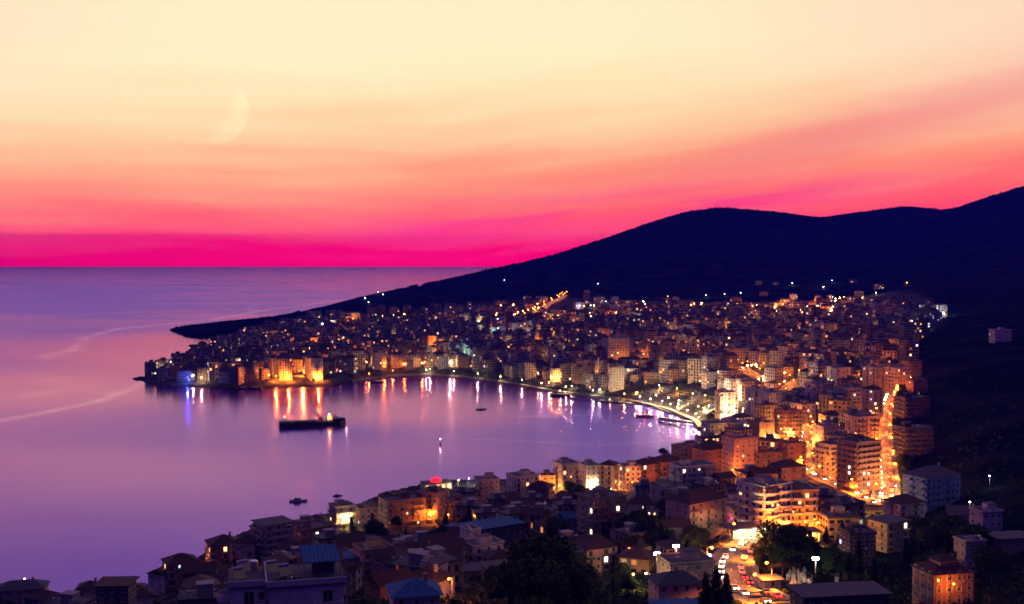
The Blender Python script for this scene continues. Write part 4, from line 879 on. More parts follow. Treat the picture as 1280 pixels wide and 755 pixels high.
for (x, y, z, r) in cand:
    if not vis(x, y, z): continue
    if nI < LIM:
        if y < 740 and x < 40: ch = [7, 8, 3]
        elif r < 7.5 or y < 640: ch = [7, 8, 7, 3, 3] if y < 640 else [5, 7, 3, 6, 8]
        elif r < 9: ch = [1, 2, 6, 5, 3]
        else: ch = [0, 4, 1, 2, 6]
        sil_ = np.interp(proj(x, y, z)[0], [0, 100, 200, 260, 320, 410, 480, 600, 700, 780, 830, 872, 890], [738, 742, 716, 676, 655, 640, 614, 604, 588, 582, 570, 554, 300])
        if y < 900: ch = [c_ for c_ in ch if proj(x, y, z + PT[c_][3] * SH + 3.2)[1] > sil_ - 2]
        if not ch: continue
        k_ = random.choice(ch); nm, wd, dp, n, rf, bl = PT[k_]
        if k_ not in PROT: o = PROT[k_] = townblock(wd, dp, n, rf, bl)
        else: o = copy_tree(PROT[k_])
        yaw = R(random.choice([18, 26, 34, -60, 10, -20]) + random.uniform(-6, 6))
        o.location = (x, y, z); o.rotation_euler = (0, 0, yaw); s_ = random.uniform(.9, 1.12); o.scale = (s_, s_, random.uniform(.95, 1.08))
        later(o, f'{nm} {NW[n]} storey block', x, y, random.choice(['by']), 'apartment building' if n > 3 else 'house', 'town blocks between the named landmarks'); nI += 1
    else: farb.append((x, y, z, r))
print('near blocks', nI, 'far', len(farb))
mb = MB(); frf = MB()
for b_i, (x, y, z, r) in enumerate(farb):
    px, py = proj(x, y, z); n = random.choice([3, 4, 5, 5, 6, 7, 8]) if y < 1900 else random.choice([2, 2, 3, 4, 5])
    if 880 < py or py < 392: n = min(n, 4)
    if 770 < px < 920 and 395 < py < 412: n = 6
    wd = r * random.uniform(1.3, 2.1); dp = r * random.uniform(1.1, 1.5); a = R(random.choice([15, 25, -65, -20, 5]) + random.uniform(-7, 7)); ca, sa = math.cos(a), math.sin(a)
    cs = [(x + u * ca - v * sa, y + u * sa + v * ca) for u, v in ((-wd / 2, -dp / 2), (wd / 2, -dp / 2), (wd / 2, dp / 2), (-wd / 2, dp / 2))]; Hh = z + n * SH; u0 = b_i * 64 + 1
    for i in range(4):
        p, q_ = cs[i], cs[(i + 1) % 4]; L = math.dist(p, q_); nb = max(2, round(L / 3)); v0 = -6 / SH
        mb.poly([(*p, z - 6), (*q_, z - 6), (*q_, Hh), (*p, Hh)], 0, [(u0, v0), (u0 + nb, v0), (u0 + nb, n), (u0, n)]); u0 += nb + 2
    if random.random() < .75:
        mb.poly([(*p, Hh) for p in cs], 1); e = 1.05; cs2 = [(x + (p[0] - x) * e, y + (p[1] - y) * e) for p in cs]
        for s_ in range(1, n):
            if (b_i + s_) % 1 == 0 and b_i % 3: 
                p, q_ = cs[0], cs[1]; d_ = (math.sin(a) * 1.1, -math.cos(a) * 1.1); zz = z + s_ * SH
                mb.poly([(p[0] + d_[0], p[1] + d_[1], zz), (q_[0] + d_[0], q_[1] + d_[1], zz), (q_[0] + d_[0], q_[1] + d_[1], zz + .9), (p[0] + d_[0], p[1] + d_[1], zz + .9)], 2)
                mb.poly([(*p, zz), (*q_, zz), (q_[0] + d_[0], q_[1] + d_[1], zz), (p[0] + d_[0], p[1] + d_[1], zz)], 2)
        mb.prism([(x + (p[0] - x) * .3, y + (p[1] - y) * .3) for p in cs], Hh, Hh + 2.6, 1)
    else:
        cs2 = [(x + (p[0] - x) * 1.1, y + (p[1] - y) * 1.1) for p in cs]; ap = Hh + dp * .28; c0 = ((cs2[0][0] * .5 + cs2[3][0] * .5) * .7 + x * .3, (cs2[0][1] * .5 + cs2[3][1] * .5) * .7 + y * .3, ap); c1 = ((cs2[1][0] * .5 + cs2[2][0] * .5) * .7 + x * .3, (cs2[1][1] * .5 + cs2[2][1] * .5) * .7 + y * .3, ap)
        P = [(*p, Hh) for p in cs2]; mb.poly([P[0], P[1], c1, c0], 3); mb.poly([P[2], P[3], c0, c1], 3); mb.poly([P[1], P[2], c1], 3); mb.poly([P[3], P[0], c0], 3)
tag(link('distant_town', mb.mesh('distant_town', [m_townf, m_roof, m_concrete, m_tile])), kind='stuff')
# ------------------------------------------------------------------ lamps
_lamps = {}; _ldat = {}
SIL = ([0, 100, 200, 260, 320, 410, 480, 600, 700, 780, 830, 872, 890], [738, 742, 716, 676, 655, 640, 614, 604, 588, 582, 570, 554, 520])
def ldata(c, e, rad=.35, spot=False):
    k_ = (c, round(e), rad, spot)
    if k_ not in _ldat:
        l = bpy.data.lights.new('lamp_light', 'SPOT' if spot else 'POINT')
        if spot: l.spot_size = R(148); l.spot_blend = .7
        l.color = c; l.energy = e; l.shadow_soft_size = rad; _ldat[k_] = l
    return _ldat[k_]
CN = {ORANGE: 'orange', AMBER: 'amber', WARM: 'warm', WHITE: 'white', COOL: 'cool white', RED: 'red', MAGENTA: 'magenta', BLUE: 'blue', CYAN: 'pale green'}
LAMPN = [0]
def lamp(px, py, c=ORANGE, e=6000, h=7.5, head=.45, desc=None, xyz=None, prep='near', d0=90.0, spot=False):
    p = xyz or hit(px, py, d0)
    if p is None: return None
    if xyz is None:
        p = list(p); hy_ = p[1]
        for _ in range(12):
            if any((a_ - p[0]) ** 2 + (b__ - p[1]) ** 2 < (rr_ * .58) ** 2 for a_, b__, rr_ in SUN_PT) or not near_ok(p[0], p[1], .5): p[1] -= 1.8; p[0] *= (p[1] / (p[1] + 1.8))
        if p[1] < hy_ - 1: p[1] -= 2.6
        p[2] = tz(p[0], p[1])
        if p[1] < 560: e *= .55
    k_ = (c, h, head)
    if k_ not in _lamps:
        o = empty('street_lamp', (0, 0, 0)); em = emat('lamp_glow_' + CN[c].replace(' ', '_'), c, 30.0)
        link('pole', MB().tube([(0, 0, -1.5), (0, 0, h), (0, -.5, h + .5), (0, -1.3, h + .6)], .11, 6).mesh('pole', [m_metal]), o)
        link('lamp_head', MB().ball((0, -1.5, h + .35), head, 8, 5, 0, (1, 1, .7)).mesh('lamp_head', [em]), o)
        link('lamp_light', ldata(c, e), o, (0, -1.7, h - head - .3)); _lamps[k_] = o
    else: o = copy_tree(_lamps[k_])
    for ch in o.children:
        if ch.type == 'LIGHT': ch.data = ldata(c, e if not spot else e, spot=spot)
    o.location = p; o.rotation_euler = (0, 0, random.uniform(-1, 1)); LAMPN[0] += 1
    later(o, desc or f'{CN[c]} street lamp', p[0], p[1], prep, 'street lamp', 'street lamps lighting the town')
    return o
def along(nm, step, off, c, e, **k_):
    P, wd = RP[nm]; d = 0; sgn = 1
    for i in range(1, len(P)):
        d += np.linalg.norm(P[i] - P[i - 1])
        if d > step:
            d = 0; t_ = P[i] - P[i - 1]; nr = np.array([t_[1], -t_[0], 0]); nr /= np.linalg.norm(nr); q_ = P[i] + nr * sgn * (wd / 2 + off); sgn = -sgn
            sp_ = LAMPN[0] % 3 != 0; o = lamp(0, 0, c, e if sp_ else e * .45, xyz=tuple(q_), spot=sp_, **k_)
            a = math.atan2(-nr[1] * -sgn, -nr[0] * -sgn); o.rotation_euler = (0, 0, a + math.pi / 2)
along('curved_road', 15, 1.0, ORANGE, 65000); along('steep_street', 16, 1.0, ORANGE, 60000, head=.6); along('hairpin_road', 26, 1.0, ORANGE, 60000)
along('hill_street', 30, 1.0, ORANGE, 45000, head=.8); along('valley_street', 15, 1.0, ORANGE, 26000); along('upper_street', 20, 1.0, ORANGE, 28000)
# promenade: double row of white and warm lamps
d = 0
for i in range(1, len(PR)):
    px_ = proj(*PR[i])[0]; d += 1
    if d >= (2 if px_ > 760 else 4):
        d = 0; t_ = PR[i] - PR[i - 1]; nr = np.array([t_[1], -t_[0], 0]); nr /= np.linalg.norm(nr)
        c = random.choice([WHITE, WARM, WHITE, AMBER]) if px_ > 560 else random.choice([WARM, WHITE, AMBER, ORANGE])
        e = 17000 if px_ > 780 else 7000
        lamp(0, 0, c, e, h=5.5, head=.55, xyz=tuple(PR[i] + nr * 1.2), desc=f'{CN[c]} promenade lamp at the water edge')
        if px_ > 770:
            for oo_ in (22, 36): lamp(0, 0, random.choice([WHITE, WARM, AMBER]), e * 5.5, h=5.5, head=.6, xyz=tuple(PR[i] + nr * oo_ + (random.uniform(-3, 3), 0, -.1)), desc='pale lamp standing on the waterfront square')
        if 700 < px_ < 770 or i % 5 == 0: lamp(0, 0, random.choice([WHITE, WARM]), e * 1.2, h=5.5, head=.5, xyz=tuple(PR[i] + nr * 10.5 + (random.uniform(-3, 3), 0, 0)), desc='pale promenade lamp behind the walkway')
# single glows seen in the town: pixel, pixel, colour, energy
GL = [(1002, 671, ORANGE, 9000), (988, 673, ORANGE, 7000), (1014, 668, ORANGE, 7000), (900, 668, AMBER, 4000), (380, 470, ORANGE, 40000), (362, 474, ORANGE, 16000), (398, 475, ORANGE, 16000), (345, 477, ORANGE, 14000), (318, 478, ORANGE, 12000), (330, 470, ORANGE, 9000), (300, 474, AMBER, 6000), (330, 434, ORANGE, 26000), (337, 431, AMBER, 14000), (380, 442, ORANGE, 60000), (377, 437, AMBER, 9000),
      (404, 409, COOL, 15000), (412, 408, WHITE, 6000), (252, 476, WARM, 2600), (243, 476, WHITE, 1500), (236, 479, BLUE, 4000), (227, 470, WHITE, 2500), (205, 469, WHITE, 2500), (195, 462, COOL, 1500), (305, 445, COOL, 4000), (455, 445, ORANGE, 5000), (493, 427, WARM, 12000), (554, 441, ORANGE, 60000), (550, 435, AMBER, 9000), (558, 448, AMBER, 9000),
      (566, 456, WHITE, 10000), (562, 458, WARM, 7000), (595, 449, CYAN, 26000), (583, 426, COOL, 9000), (613, 427, CYAN, 24000), (600, 425, WHITE, 8000), (599, 406, WARM, 9000), (536, 402, WARM, 4000), (555, 408, ORANGE, 8000), (563, 410, ORANGE, 8000), (570, 411, ORANGE, 8000), (577, 412, ORANGE, 8000), (437, 403, AMBER, 6000), (497, 405, ORANGE, 4000), (442, 404, ORANGE, 5000),
      (420, 458, ORANGE, 6000), (440, 458, ORANGE, 8000), (448, 454, ORANGE, 7000), (468, 458, WARM, 3000), (480, 460, ORANGE, 6000), (508, 456, ORANGE, 8000), (520, 456, ORANGE, 8000), (530, 455, ORANGE, 6000), (640, 424, COOL, 6000), (645, 440, WARM, 9000), (660, 425, WARM, 9000), (655, 455, ORANGE, 6000), (690, 457, MAGENTA, 9000), (688, 478, ORANGE, 9000), (700, 476, AMBER, 7000), (675, 454, WARM, 4000),
      (722, 478, ORANGE, 8000), (738, 478, AMBER, 9000), (725, 462, ORANGE, 7000), (745, 458, WARM, 5000), (686, 432, ORANGE, 5000), (700, 433, ORANGE, 5000), (745, 432, ORANGE, 6000), (790, 462, ORANGE, 16000), (800, 458, ORANGE, 16000), (808, 463, ORANGE, 12000), (805, 451, WHITE, 8000), (799, 451, WHITE, 8000), (840, 425, WHITE, 5000), (786, 406, COOL, 8000), (757, 397, ORANGE, 5000), (785, 391, ORANGE, 8000),
      (795, 384, ORANGE, 5000), (835, 374, ORANGE, 8000), (848, 428, ORANGE, 8000), (870, 440, WARM, 4000), (836, 445, ORANGE, 6000), (896, 418, ORANGE, 14000), (904, 416, AMBER, 8000), (883, 425, ORANGE, 9000), (935, 420, ORANGE, 16000), (930, 405, ORANGE, 9000), (938, 408, AMBER, 7000), (978, 384, ORANGE, 30000), (982, 378, ORANGE, 60000), (972, 387, ORANGE, 12000), (990, 386, ORANGE, 60000), (988, 390, AMBER, 9000),
      (1005, 420, ORANGE, 13000), (1000, 412, ORANGE, 8000), (1018, 428, ORANGE, 13000), (1024, 432, AMBER, 8000), (968, 457, ORANGE, 16000), (990, 457, ORANGE, 10000), (962, 440, ORANGE, 5000), (958, 436, ORANGE, 5000), (1008, 462, ORANGE, 5000), (1052, 455, ORANGE, 8000), (1038, 414, ORANGE, 5000), (1035, 392, ORANGE, 6000), (1026, 390, ORANGE, 5000), (1100, 400, ORANGE, 7000), (1130, 398, ORANGE, 6000), (1083, 406, ORANGE, 4000),
      (1040, 375, COOL, 4000), (1030, 362, WHITE, 2500), (1040, 354, COOL, 3000), (990, 357, WHITE, 2500), (1095, 370, WARM, 2500), (1133, 357, AMBER, 2500), (925, 370, COOL, 1800), (905, 371, WHITE, 1800), (882, 373, WHITE, 3000), (855, 382, WARM, 2500), (1135, 440, WHITE, 2500), (1180, 398, COOL, 6000), (1150, 415, COOL, 2500),
      (470, 363, WHITE, 2500), (473, 368, WHITE, 1800), (456, 376, COOL, 2000), (461, 381, WHITE, 1500), (479, 371, COOL, 1500), (630, 353, COOL, 700), (748, 358, COOL, 700), (738, 386, COOL, 1500), (757, 381, COOL, 1500), (725, 386, COOL, 900),
      (985, 548, AMBER, 15000), (968, 552, AMBER, 22000), (975, 543, AMBER, 22000), (963, 560, AMBER, 15000), (960, 546, WARM, 12000), (1000, 518, ORANGE, 12000), (935, 508, ORANGE, 11000), (1082, 474, ORANGE, 12000), (1102, 484, ORANGE, 9000), (930, 590, ORANGE, 12000), (940, 592, AMBER, 8000), (927, 583, AMBER, 6000), (914, 600, ORANGE, 6000),
      (905, 527, WARM, 12000), (918, 522, WHITE, 22000), (928, 520, WARM, 20000), (940, 516, AMBER, 14000), (912, 508, WARM, 26000), (905, 503, WHITE, 20000), (880, 502, AMBER, 9000), (865, 500, WARM, 8000), (895, 512, WHITE, 12000), (885, 516, WHITE, 12000), (845, 494, AMBER, 7000), (825, 490, WARM, 7000), (770, 484, AMBER, 6000),
      (665, 622, ORANGE, 7000), (684, 612, ORANGE, 9000), (700, 620, AMBER, 3500), (712, 612, AMBER, 6000), (724, 608, ORANGE, 7000), (741, 616, WARM, 5000), (765, 614, AMBER, 7000), (772, 608, ORANGE, 7000), (788, 616, ORANGE, 7000), (798, 618, ORANGE, 9000), (815, 617, ORANGE, 5000), (762, 625, WHITE, 2500),
      (433, 651, AMBER, 5000), (437, 658, WARM, 3500), (540, 655, ORANGE, 6000), (560, 658, ORANGE, 5000), (573, 612, WHITE, 3000), (585, 610, COOL, 3500), (597, 612, WHITE, 3500), (625, 620, AMBER, 4000), (235, 712, ORANGE, 5000), (243, 716, ORANGE, 4000), (262, 737, WARM, 2000),
      (473, 722, AMBER, 5000), (560, 738, ORANGE, 9000), (565, 752, ORANGE, 6000), (918, 640, WARM, 7000), (925, 648, WHITE, 5000), (893, 662, MAGENTA, 2500), (898, 650, WARM, 3500), (1040, 655, AMBER, 6000), (1073, 645, WARM, 7000), (1065, 640, ORANGE, 7000), (1030, 660, ORANGE, 6000), (1120, 622, WHITE, 6000),
      (1105, 640, AMBER, 9000), (1212, 645, WHITE, 900), (1237, 612, COOL, 900), (1170, 755, ORANGE, 1500), (1190, 757, ORANGE, 1500), (812, 742, WARM, 2500), (792, 742, AMBER, 4000), (1055, 722, AMBER, 2500), (1080, 697, WARM, 1500), (30, 741, WARM, 1500), (387, 668, ORANGE, 2000), (410, 672, WHITE, 1200),
      (958, 600, ORANGE, 4000), (1003, 618, ORANGE, 4000), (1048, 592, ORANGE, 7000), (1060, 598, ORANGE, 8000), (1092, 600, ORANGE, 7000), (1050, 575, AMBER, 5000), (1095, 560, ORANGE, 6000), (1017, 560, ORANGE, 6000)]
for (a, b_, c, e) in GL: lamp(a, b_, c, e * (5.0 if b_ < 470 else 4.2 if b_ < 500 else 1.9), head=.32 if b_ > 560 else (.5 if b_ > 460 else .75), h=6.0)
# random small orange and white lamps between the blocks of the far town
pool = [f for f in cand if 850 < f[1] < 2500]; random.shuffle(pool)
for (x, y, z, r) in pool:
    if LAMPN[0] >= 1: break
    px, py = proj(x, y, z)
    if not (300 < px < 1130): continue
    xx = x + random.choice([-1, 1]) * (r + 1); yy = y - r - 2; c = random.choice([ORANGE, ORANGE, ORANGE, WARM, AMBER, WHITE])
    lamp(0, 0, c, random.choice([7000, 12000, 22000]), head=.6, h=6.0, xyz=(xx, yy, tz(xx, yy)))
print('lamps', LAMPN[0])
# the countless smaller lamps of the far town, in short street rows
mbs = {ORANGE: MB(), AMBER: MB(), WHITE: MB()}; n = 0
DK2 = [(470, 432, 90, 14), (620, 462, 60, 8), (760, 412, 40, 10), (860, 480, 30, 8)]
while n < 760:
    x0, y0, z0, r0 = random.choice(pool) if random.random() < .5 else random.choice([f for f in pool[:400] if f[0] / f[1] > .1] or pool)
    px, py = proj(x0, y0, z0)
    if not (300 < px < 1105) or py < 356 or (px > 1040 and py < 440 and random.random() < .7) or any(((px - a) / c) ** 2 + ((py - b_) / d_) ** 2 < 1 for a, b_, c, d_ in DK2): continue
    if px < 560 and random.random() < .55: continue
    a = random.uniform(-.5, .5) + .4; c = random.choice([ORANGE] * 7 + [AMBER] * 2 + [WHITE]); m_ = random.choice([1, 1, 2, 3, 5]); st = random.uniform(14, 24); xx, yy = x0 + r0 + 1.5, y0 - r0 - 2
    for k_ in range(m_):
        zz = tz(xx, yy)
        if sdl(xx, yy) > 4 and in_town(xx, yy, zz) and near_ok(xx, yy, .2): mbs[c].ball((xx, yy, zz + 6.2), random.choice([.3, .42, .6]), 4, 2); mbs[c].tube([(xx, yy, zz - .5), (xx, yy, zz + 5.9)], .09, 3, 1); n += 1
        xx += math.cos(a) * st; yy += math.sin(a) * st
for c, mb_ in mbs.items():
    em = mat('town_lamp_' + CN[c], (0, 0, 0), .5, emis=c, es=950.0 if c != WHITE else 260.0); em.cycles.emission_sampling = 'FRONT'
    tag(link('town_lamps', mb_.mesh('town_lamps', [em, m_metal])), kind='stuff')
# three floodlight masts that shine like stars
for (a, b_, e, ds) in [(821, 726, 5000, 'floodlight mast shining like a star left of the floodlit workshop'), (845, 716, 7000, 'floodlight mast shining like a star behind the floodlit workshop'), (1019, 735, 5000, 'floodlight mast shining like a star over the marble yard'), (885, 716, 2500, 'short white yard light at the right end of the floodlit workshop')]:
    p = hit(a, b_); fm = empty('floodlight_mast', p); tag(fm, ds, 'floodlight'); h = 8.5 if e > 3000 else 5
    link('mast', MB().tube([(0, 0, -1), (0, 0, h)], .14, 6).tube([(-.7, 0, h), (.7, 0, h)], .07, 5).mesh('mast', [m_metal]), fm)
    for sx in (-.5, .5):
        fh = link('lamp_head', MB().box(-.46, .46, -.1, .3, -.4, .4, 0).poly([(-.42, -.11, -.36), (.42, -.11, -.36), (.42, -.11, .36), (-.42, -.11, .36)], 1).mesh('lamp_head', [m_metal, emat('flood_glow', (1, .86, .58), 160.0)]), fm, (sx, -.1, h + .3), math.atan2(p[0], p[1]) * -1)
    link('lamp_light', ldata((1, .82, .5), e, .3), fm, (0, -.9, h))
# ------------------------------------------------------------------ trees
def crown(mb, c, r, n, sz, squash=(1, 1, .8), m=0):
    for _ in range(n):
        v = rng.normal(size=3); v /= np.linalg.norm(v); rad = r * (rng.random() ** .35); p = np.array(c) + v * rad * squash
        a = rng.normal(size=3); a /= np.linalg.norm(a); b_ = np.cross(a, v + .01); b_ /= np.linalg.norm(b_) + 1e-9; s_ = sz * rng.uniform(.6, 1.3)
        mb.poly([p - a * s_ - b_ * s_ * .6, p + a * s_ - b_ * s_ * .6, p + a * s_ * .7 + b_ * s_ * .6, p - a * s_ * .7 + b_ * s_ * .6], m)
def broadleaf(name, h, r, n, sz, lobes):
    o = empty(name, (0, 0, 0)); t_ = MB(); c_ = MB(); t_.tube([(0, 0, -1.5), (.1, 0, h * .3), (0, .1, h * .55)], .28, 7, 0, .14)
    for i in range(lobes):
        a = i * 2.4 + random.uniform(-.4, .4); rr = r * random.uniform(.35, .65); zz = h * random.uniform(.52, .88); c = (math.cos(a) * rr, math.sin(a) * rr, zz)
        t_.tube([(0, 0, h * .35), (c[0] * .5, c[1] * .5, zz * .8), c], .12, 5, 0, .03); crown(c_, c, r * random.uniform(.42, .62), n // lobes, sz)
    crown(c_, (0, 0, h * .85), r * .55, n // lobes, sz)
    link('trunk', t_.mesh('trunk', [m_bark]), o); link('crown', c_.mesh('crown', [m_leaf]), o); return o
def conifer(name, h, r, n, sz, cyp=False):
    o = empty(name, (0, 0, 0)); t_ = MB().tube([(0, 0, -1.5), (0, 0, h * .95)], .2, 6, 0, .04); c_ = MB()
    for i in range(n):
        t2 = rng.random() ** (.8 if cyp else .6); zz = h * (.10 + .9 * (1 - t2) if not cyp else .06 + .94 * rng.random()); f = (1 - zz / h)
        rad = r * ((math.sin(math.pi * min(1, (zz / h) * .9 + .08)) ** .6) if cyp else f + .06) * (rng.random() ** .4) * (.75 + .25 * math.sin(zz * 4))
        a = rng.random() * 6.28; p = np.array([math.cos(a) * rad, math.sin(a) * rad, zz]); u = np.array([math.cos(a), math.sin(a), -.4 if not cyp else .8]) * sz; v = np.array([-math.sin(a), math.cos(a), rng.uniform(-.3, .3)]) * sz * .5
        c_.poly([p - v, p + v, p + u + v * .3, p + u - v * .3])
    link('trunk', t_.mesh('trunk', [m_bark]), o); link('crown', c_.mesh('crown', [m_leafd]), o); return o
def palm(h=7):
    o = empty('palm_tree', (0, 0, 0)); t_ = MB().tube([(0, 0, -1), (.1, 0, h * .5), (0, 0, h)], .22, 6, 0, .15); c_ = MB()
    for i in range(16):
        a = i * .3927 + random.uniform(-.1, .1); up = random.uniform(.1, 1.1); pv = np.array([0, 0, h]); w0 = .32
        for s_ in range(4):
            nx = pv + np.array([math.cos(a) * .8, math.sin(a) * .8, up * .5 - s_ * .35]); v = np.array([-math.sin(a), math.cos(a), 0]) * w0
            c_.poly([pv - v, pv + v, nx + v * .8, nx - v * .8]); pv = nx; w0 *= .8
    link('trunk', t_.mesh('trunk', [m_bark]), o); link('crown', c_.mesh('crown', [m_leaf]), o); return o
TP = {}
def tree(kind, x, y, s_, desc, z=None, share=False):
    if kind not in TP:
        TP[kind] = {'big': lambda: broadleaf('broadleaf_tree', 11, 6, 5200, .34, 9), 'round': lambda: broadleaf('broadleaf_tree', 8, 4, 2600, .30, 6), 'fardeciduous': lambda: broadleaf('broadleaf_tree', 8, 4.2, 420, .62, 5),
                    'conifer': lambda: conifer('conifer_tree', 12, 3.4, 2600, .5), 'cypress': lambda: conifer('cypress_tree', 11, 1.3, 1500, .4, True), 'palm': palm}[kind]()
        o = TP[kind]
    else: o = copy_tree(TP[kind])
    o.location = (x, y, tz(x, y) - .2 if z is None else z); o.rotation_euler = (0, 0, random.uniform(0, 6.28)); o.scale = (s_, s_, s_ * random.uniform(.9, 1.1))
    later(o, desc, x, y, 'by', {'palm': 'palm tree'}.get(kind, 'tree'), 'trees between the buildings'); SUN_T.append((x, y)); return o
SUN_T = []
for (a, b_, k_, s_, ds) in [(675, 762, 'big', 1.55, 'largest dark round tree'), (655, 772, 'big', 1.25, 'big dark tree'), (700, 776, 'big', 1.15, 'big dark tree'), (978, 720, 'big', 1.25, 'large dark tree inside the hairpin'), (1000, 722, 'big', 1.0, 'dark tree'), (960, 712, 'big', .9, 'dark tree'), (1020, 726, 'conifer', 1.1, 'dark conifer'), (1036, 728, 'big', .9, 'dark tree'), (1012, 712, 'conifer', 1.2, 'pointed conifer'),
                            (768, 742, 'cypress', 1.0, 'dark cypress'), (785, 745, 'round', .8, 'small dark tree'), (895, 772, 'conifer', .9, 'dark conifer'), (908, 768, 'conifer', .75, 'small dark conifer'), (882, 775, 'conifer', .8, 'dark conifer'), (232, 728, 'round', 1.0, 'orange lit tree'), (240, 735, 'round', 1.2, 'dark tree below the orange lit one'),
                            (768, 668, 'big', .9, 'dark tree'), (785, 680, 'big', 1.0, 'dark tree'), (808, 690, 'big', 1.15, 'dark tree'), (828, 682, 'big', 1.05, 'dark tree'), (822, 700, 'big', 1.0, 'dark tree'), (795, 700, 'big', .9, 'dark tree'), (1185, 690, 'big', 1.2, 'dark tree'), (1165, 700, 'big', 1.1, 'dark tree'), (1210, 700, 'big', 1.2, 'dark tree'), (1150, 680, 'big', .9, 'dark tree'), (1240, 730, 'big', 1.0, 'dark tree'),
                            (984, 572, 'round', 1.1, 'dark round tree inside the road bend'), (976, 577, 'round', 1.1, 'dark tree inside the road bend'), (1026, 545, 'round', 1.2, 'dark tree above the curved road'), (1038, 542, 'round', 1.2, 'dark tree above the curved road'), (800, 622, 'round', .9, 'dark tree'), (724, 625, 'round', 1.1, 'dark tree'), (716, 628, 'round', .9, 'dark tree'), (360, 722, 'round', 1.0, 'dark tree')]:
    p = hit(a, b_)
    if p: tree(k_, p[0], p[1], s_, ds)
nt = 0; tr = 0
while nt < 120 and tr < 5000:
    tr += 1; (c, sx, sy) = random.choice(DARK[:12]) if random.random() < .75 else ((random.uniform(260, 1200), random.uniform(620, 745)), 30, 20)
    p = hit(c[0] + random.uniform(-1, 1) * sx, c[1] + random.uniform(-1, 1) * sy)
    if not p or not ok(p[0], p[1], 2.0, .5) or any((p[0] - a) ** 2 + (p[1] - b_) ** 2 < 20 for a, b_ in SUN_T) or not near_ok(p[0], p[1], 3): continue
    k_ = random.choice(['round', 'round', 'big', 'round', 'conifer', 'cypress']); tree(k_, p[0], p[1], random.uniform(.55, .95), {'round': 'small dark tree', 'big': 'spreading dark tree', 'conifer': 'pointed dark conifer', 'cypress': 'slim dark cypress'}[k_]); nt += 1
nt = 0; tr = 0
while nt < 70 and tr < 5000:
    tr += 1; y = random.uniform(750, 1700); x = (random.uniform(300, 1130) - 640) / F * y
    if sdl(x, y) < 10 or not in_town(x, y, tz(x, y)) or not near_ok(x, y, 3.5) or not ok(x, y, 3): continue
    tree('fardeciduous', x, y, random.uniform(.7, 1.2), 'dark garden tree'); nt += 1
for i in range(3, len(PR), 3):
    t_ = PR[i] - PR[i - 1]; nr = np.array([t_[1], -t_[0], 0]); nr /= np.linalg.norm(nr); q_ = PR[i] + nr * random.uniform(7, 15); q_[2] = 2.2
    tree('palm' if random.random() < .6 else 'fardeciduous', q_[0], q_[1], random.uniform(.7, 1.0), 'promenade tree', z=2.1)
# trees lining the right side of the steep street and added kiosks on the waterfront
P, wd = RP['steep_street']
for i in range(2, len(P) - 1):
    t_ = P[i] - P[i - 1]; nr = np.array([t_[1], -t_[0], 0]); nr /= np.linalg.norm(nr); q_ = P[i] + nr * 10.5 * (1 if nr[0] > 0 else -1)
    tree('round', q_[0], q_[1], random.uniform(.75, 1.05), 'street tree lining the steep street')
for i in range(2, len(PLZ) - 1, 2):
    t_ = PLZ[i] - PLZ[i - 1]; nr = np.array([t_[1], -t_[0], 0]); nr /= np.linalg.norm(nr)
    for off in (17, 40):
        q_ = PLZ[i] + nr * off + np.array([random.uniform(-3, 3), 0, 0])
        if 'added_kiosk' not in _bc:
            o = _bc['added_kiosk'] = empty('added_kiosk', (0, 0, 0)); link('wall', MB().box(-2.6, 2.6, -1.6, 1.6, -.3, 2.6).mesh('wall', [wallmat('cream')]), o)
            link('glow_front', MB().box(-2.2, 2.2, -1.66, -1.61, .9, 2.2).mesh('glow_front', [emat('added_kiosk_glow', (1, .78, .4), 6.0)]), o)  # glowing front, added with its stall to brighten the square
            link('awning', MB().box(-3, 3, -3.2, 2, 2.6, 2.8).mesh('awning', [mat('awning_cloth_cream', (.5, .42, .3), .9)]), o)
        else: o = copy_tree(_bc['added_kiosk'])
        o.location = q_; o.rotation_euler = (0, 0, math.atan2(t_[1], t_[0]) + random.uniform(-.3, .3)); later(o, 'added stall with a glowing front on the waterfront square', q_[0], q_[1], 'near', 'added_kiosk', 'added kiosks on the waterfront square')
# garden greenery between the far blocks
mb = MB(); n = 0
while n < 1500:
    y = random.uniform(800, 2300); x = (random.uniform(230, 1160) - 640) / F * y; z = tz(x, y)
    if sdl(x, y) < 9 or not near_ok(x, y, 1.5) or np.min((RPTS[:, 0] - x) ** 2 + (RPTS[:, 1] - y) ** 2) < 160: continue
    if not in_town(x, y, z): continue
    r_ = random.uniform(1.6, 3.6); crown(mb, (x, y, z + r_ * .9), r_, 15, .9); n += 1
tag(link('garden_greenery', mb.mesh('garden_greenery', [m_leaf])), kind='stuff')
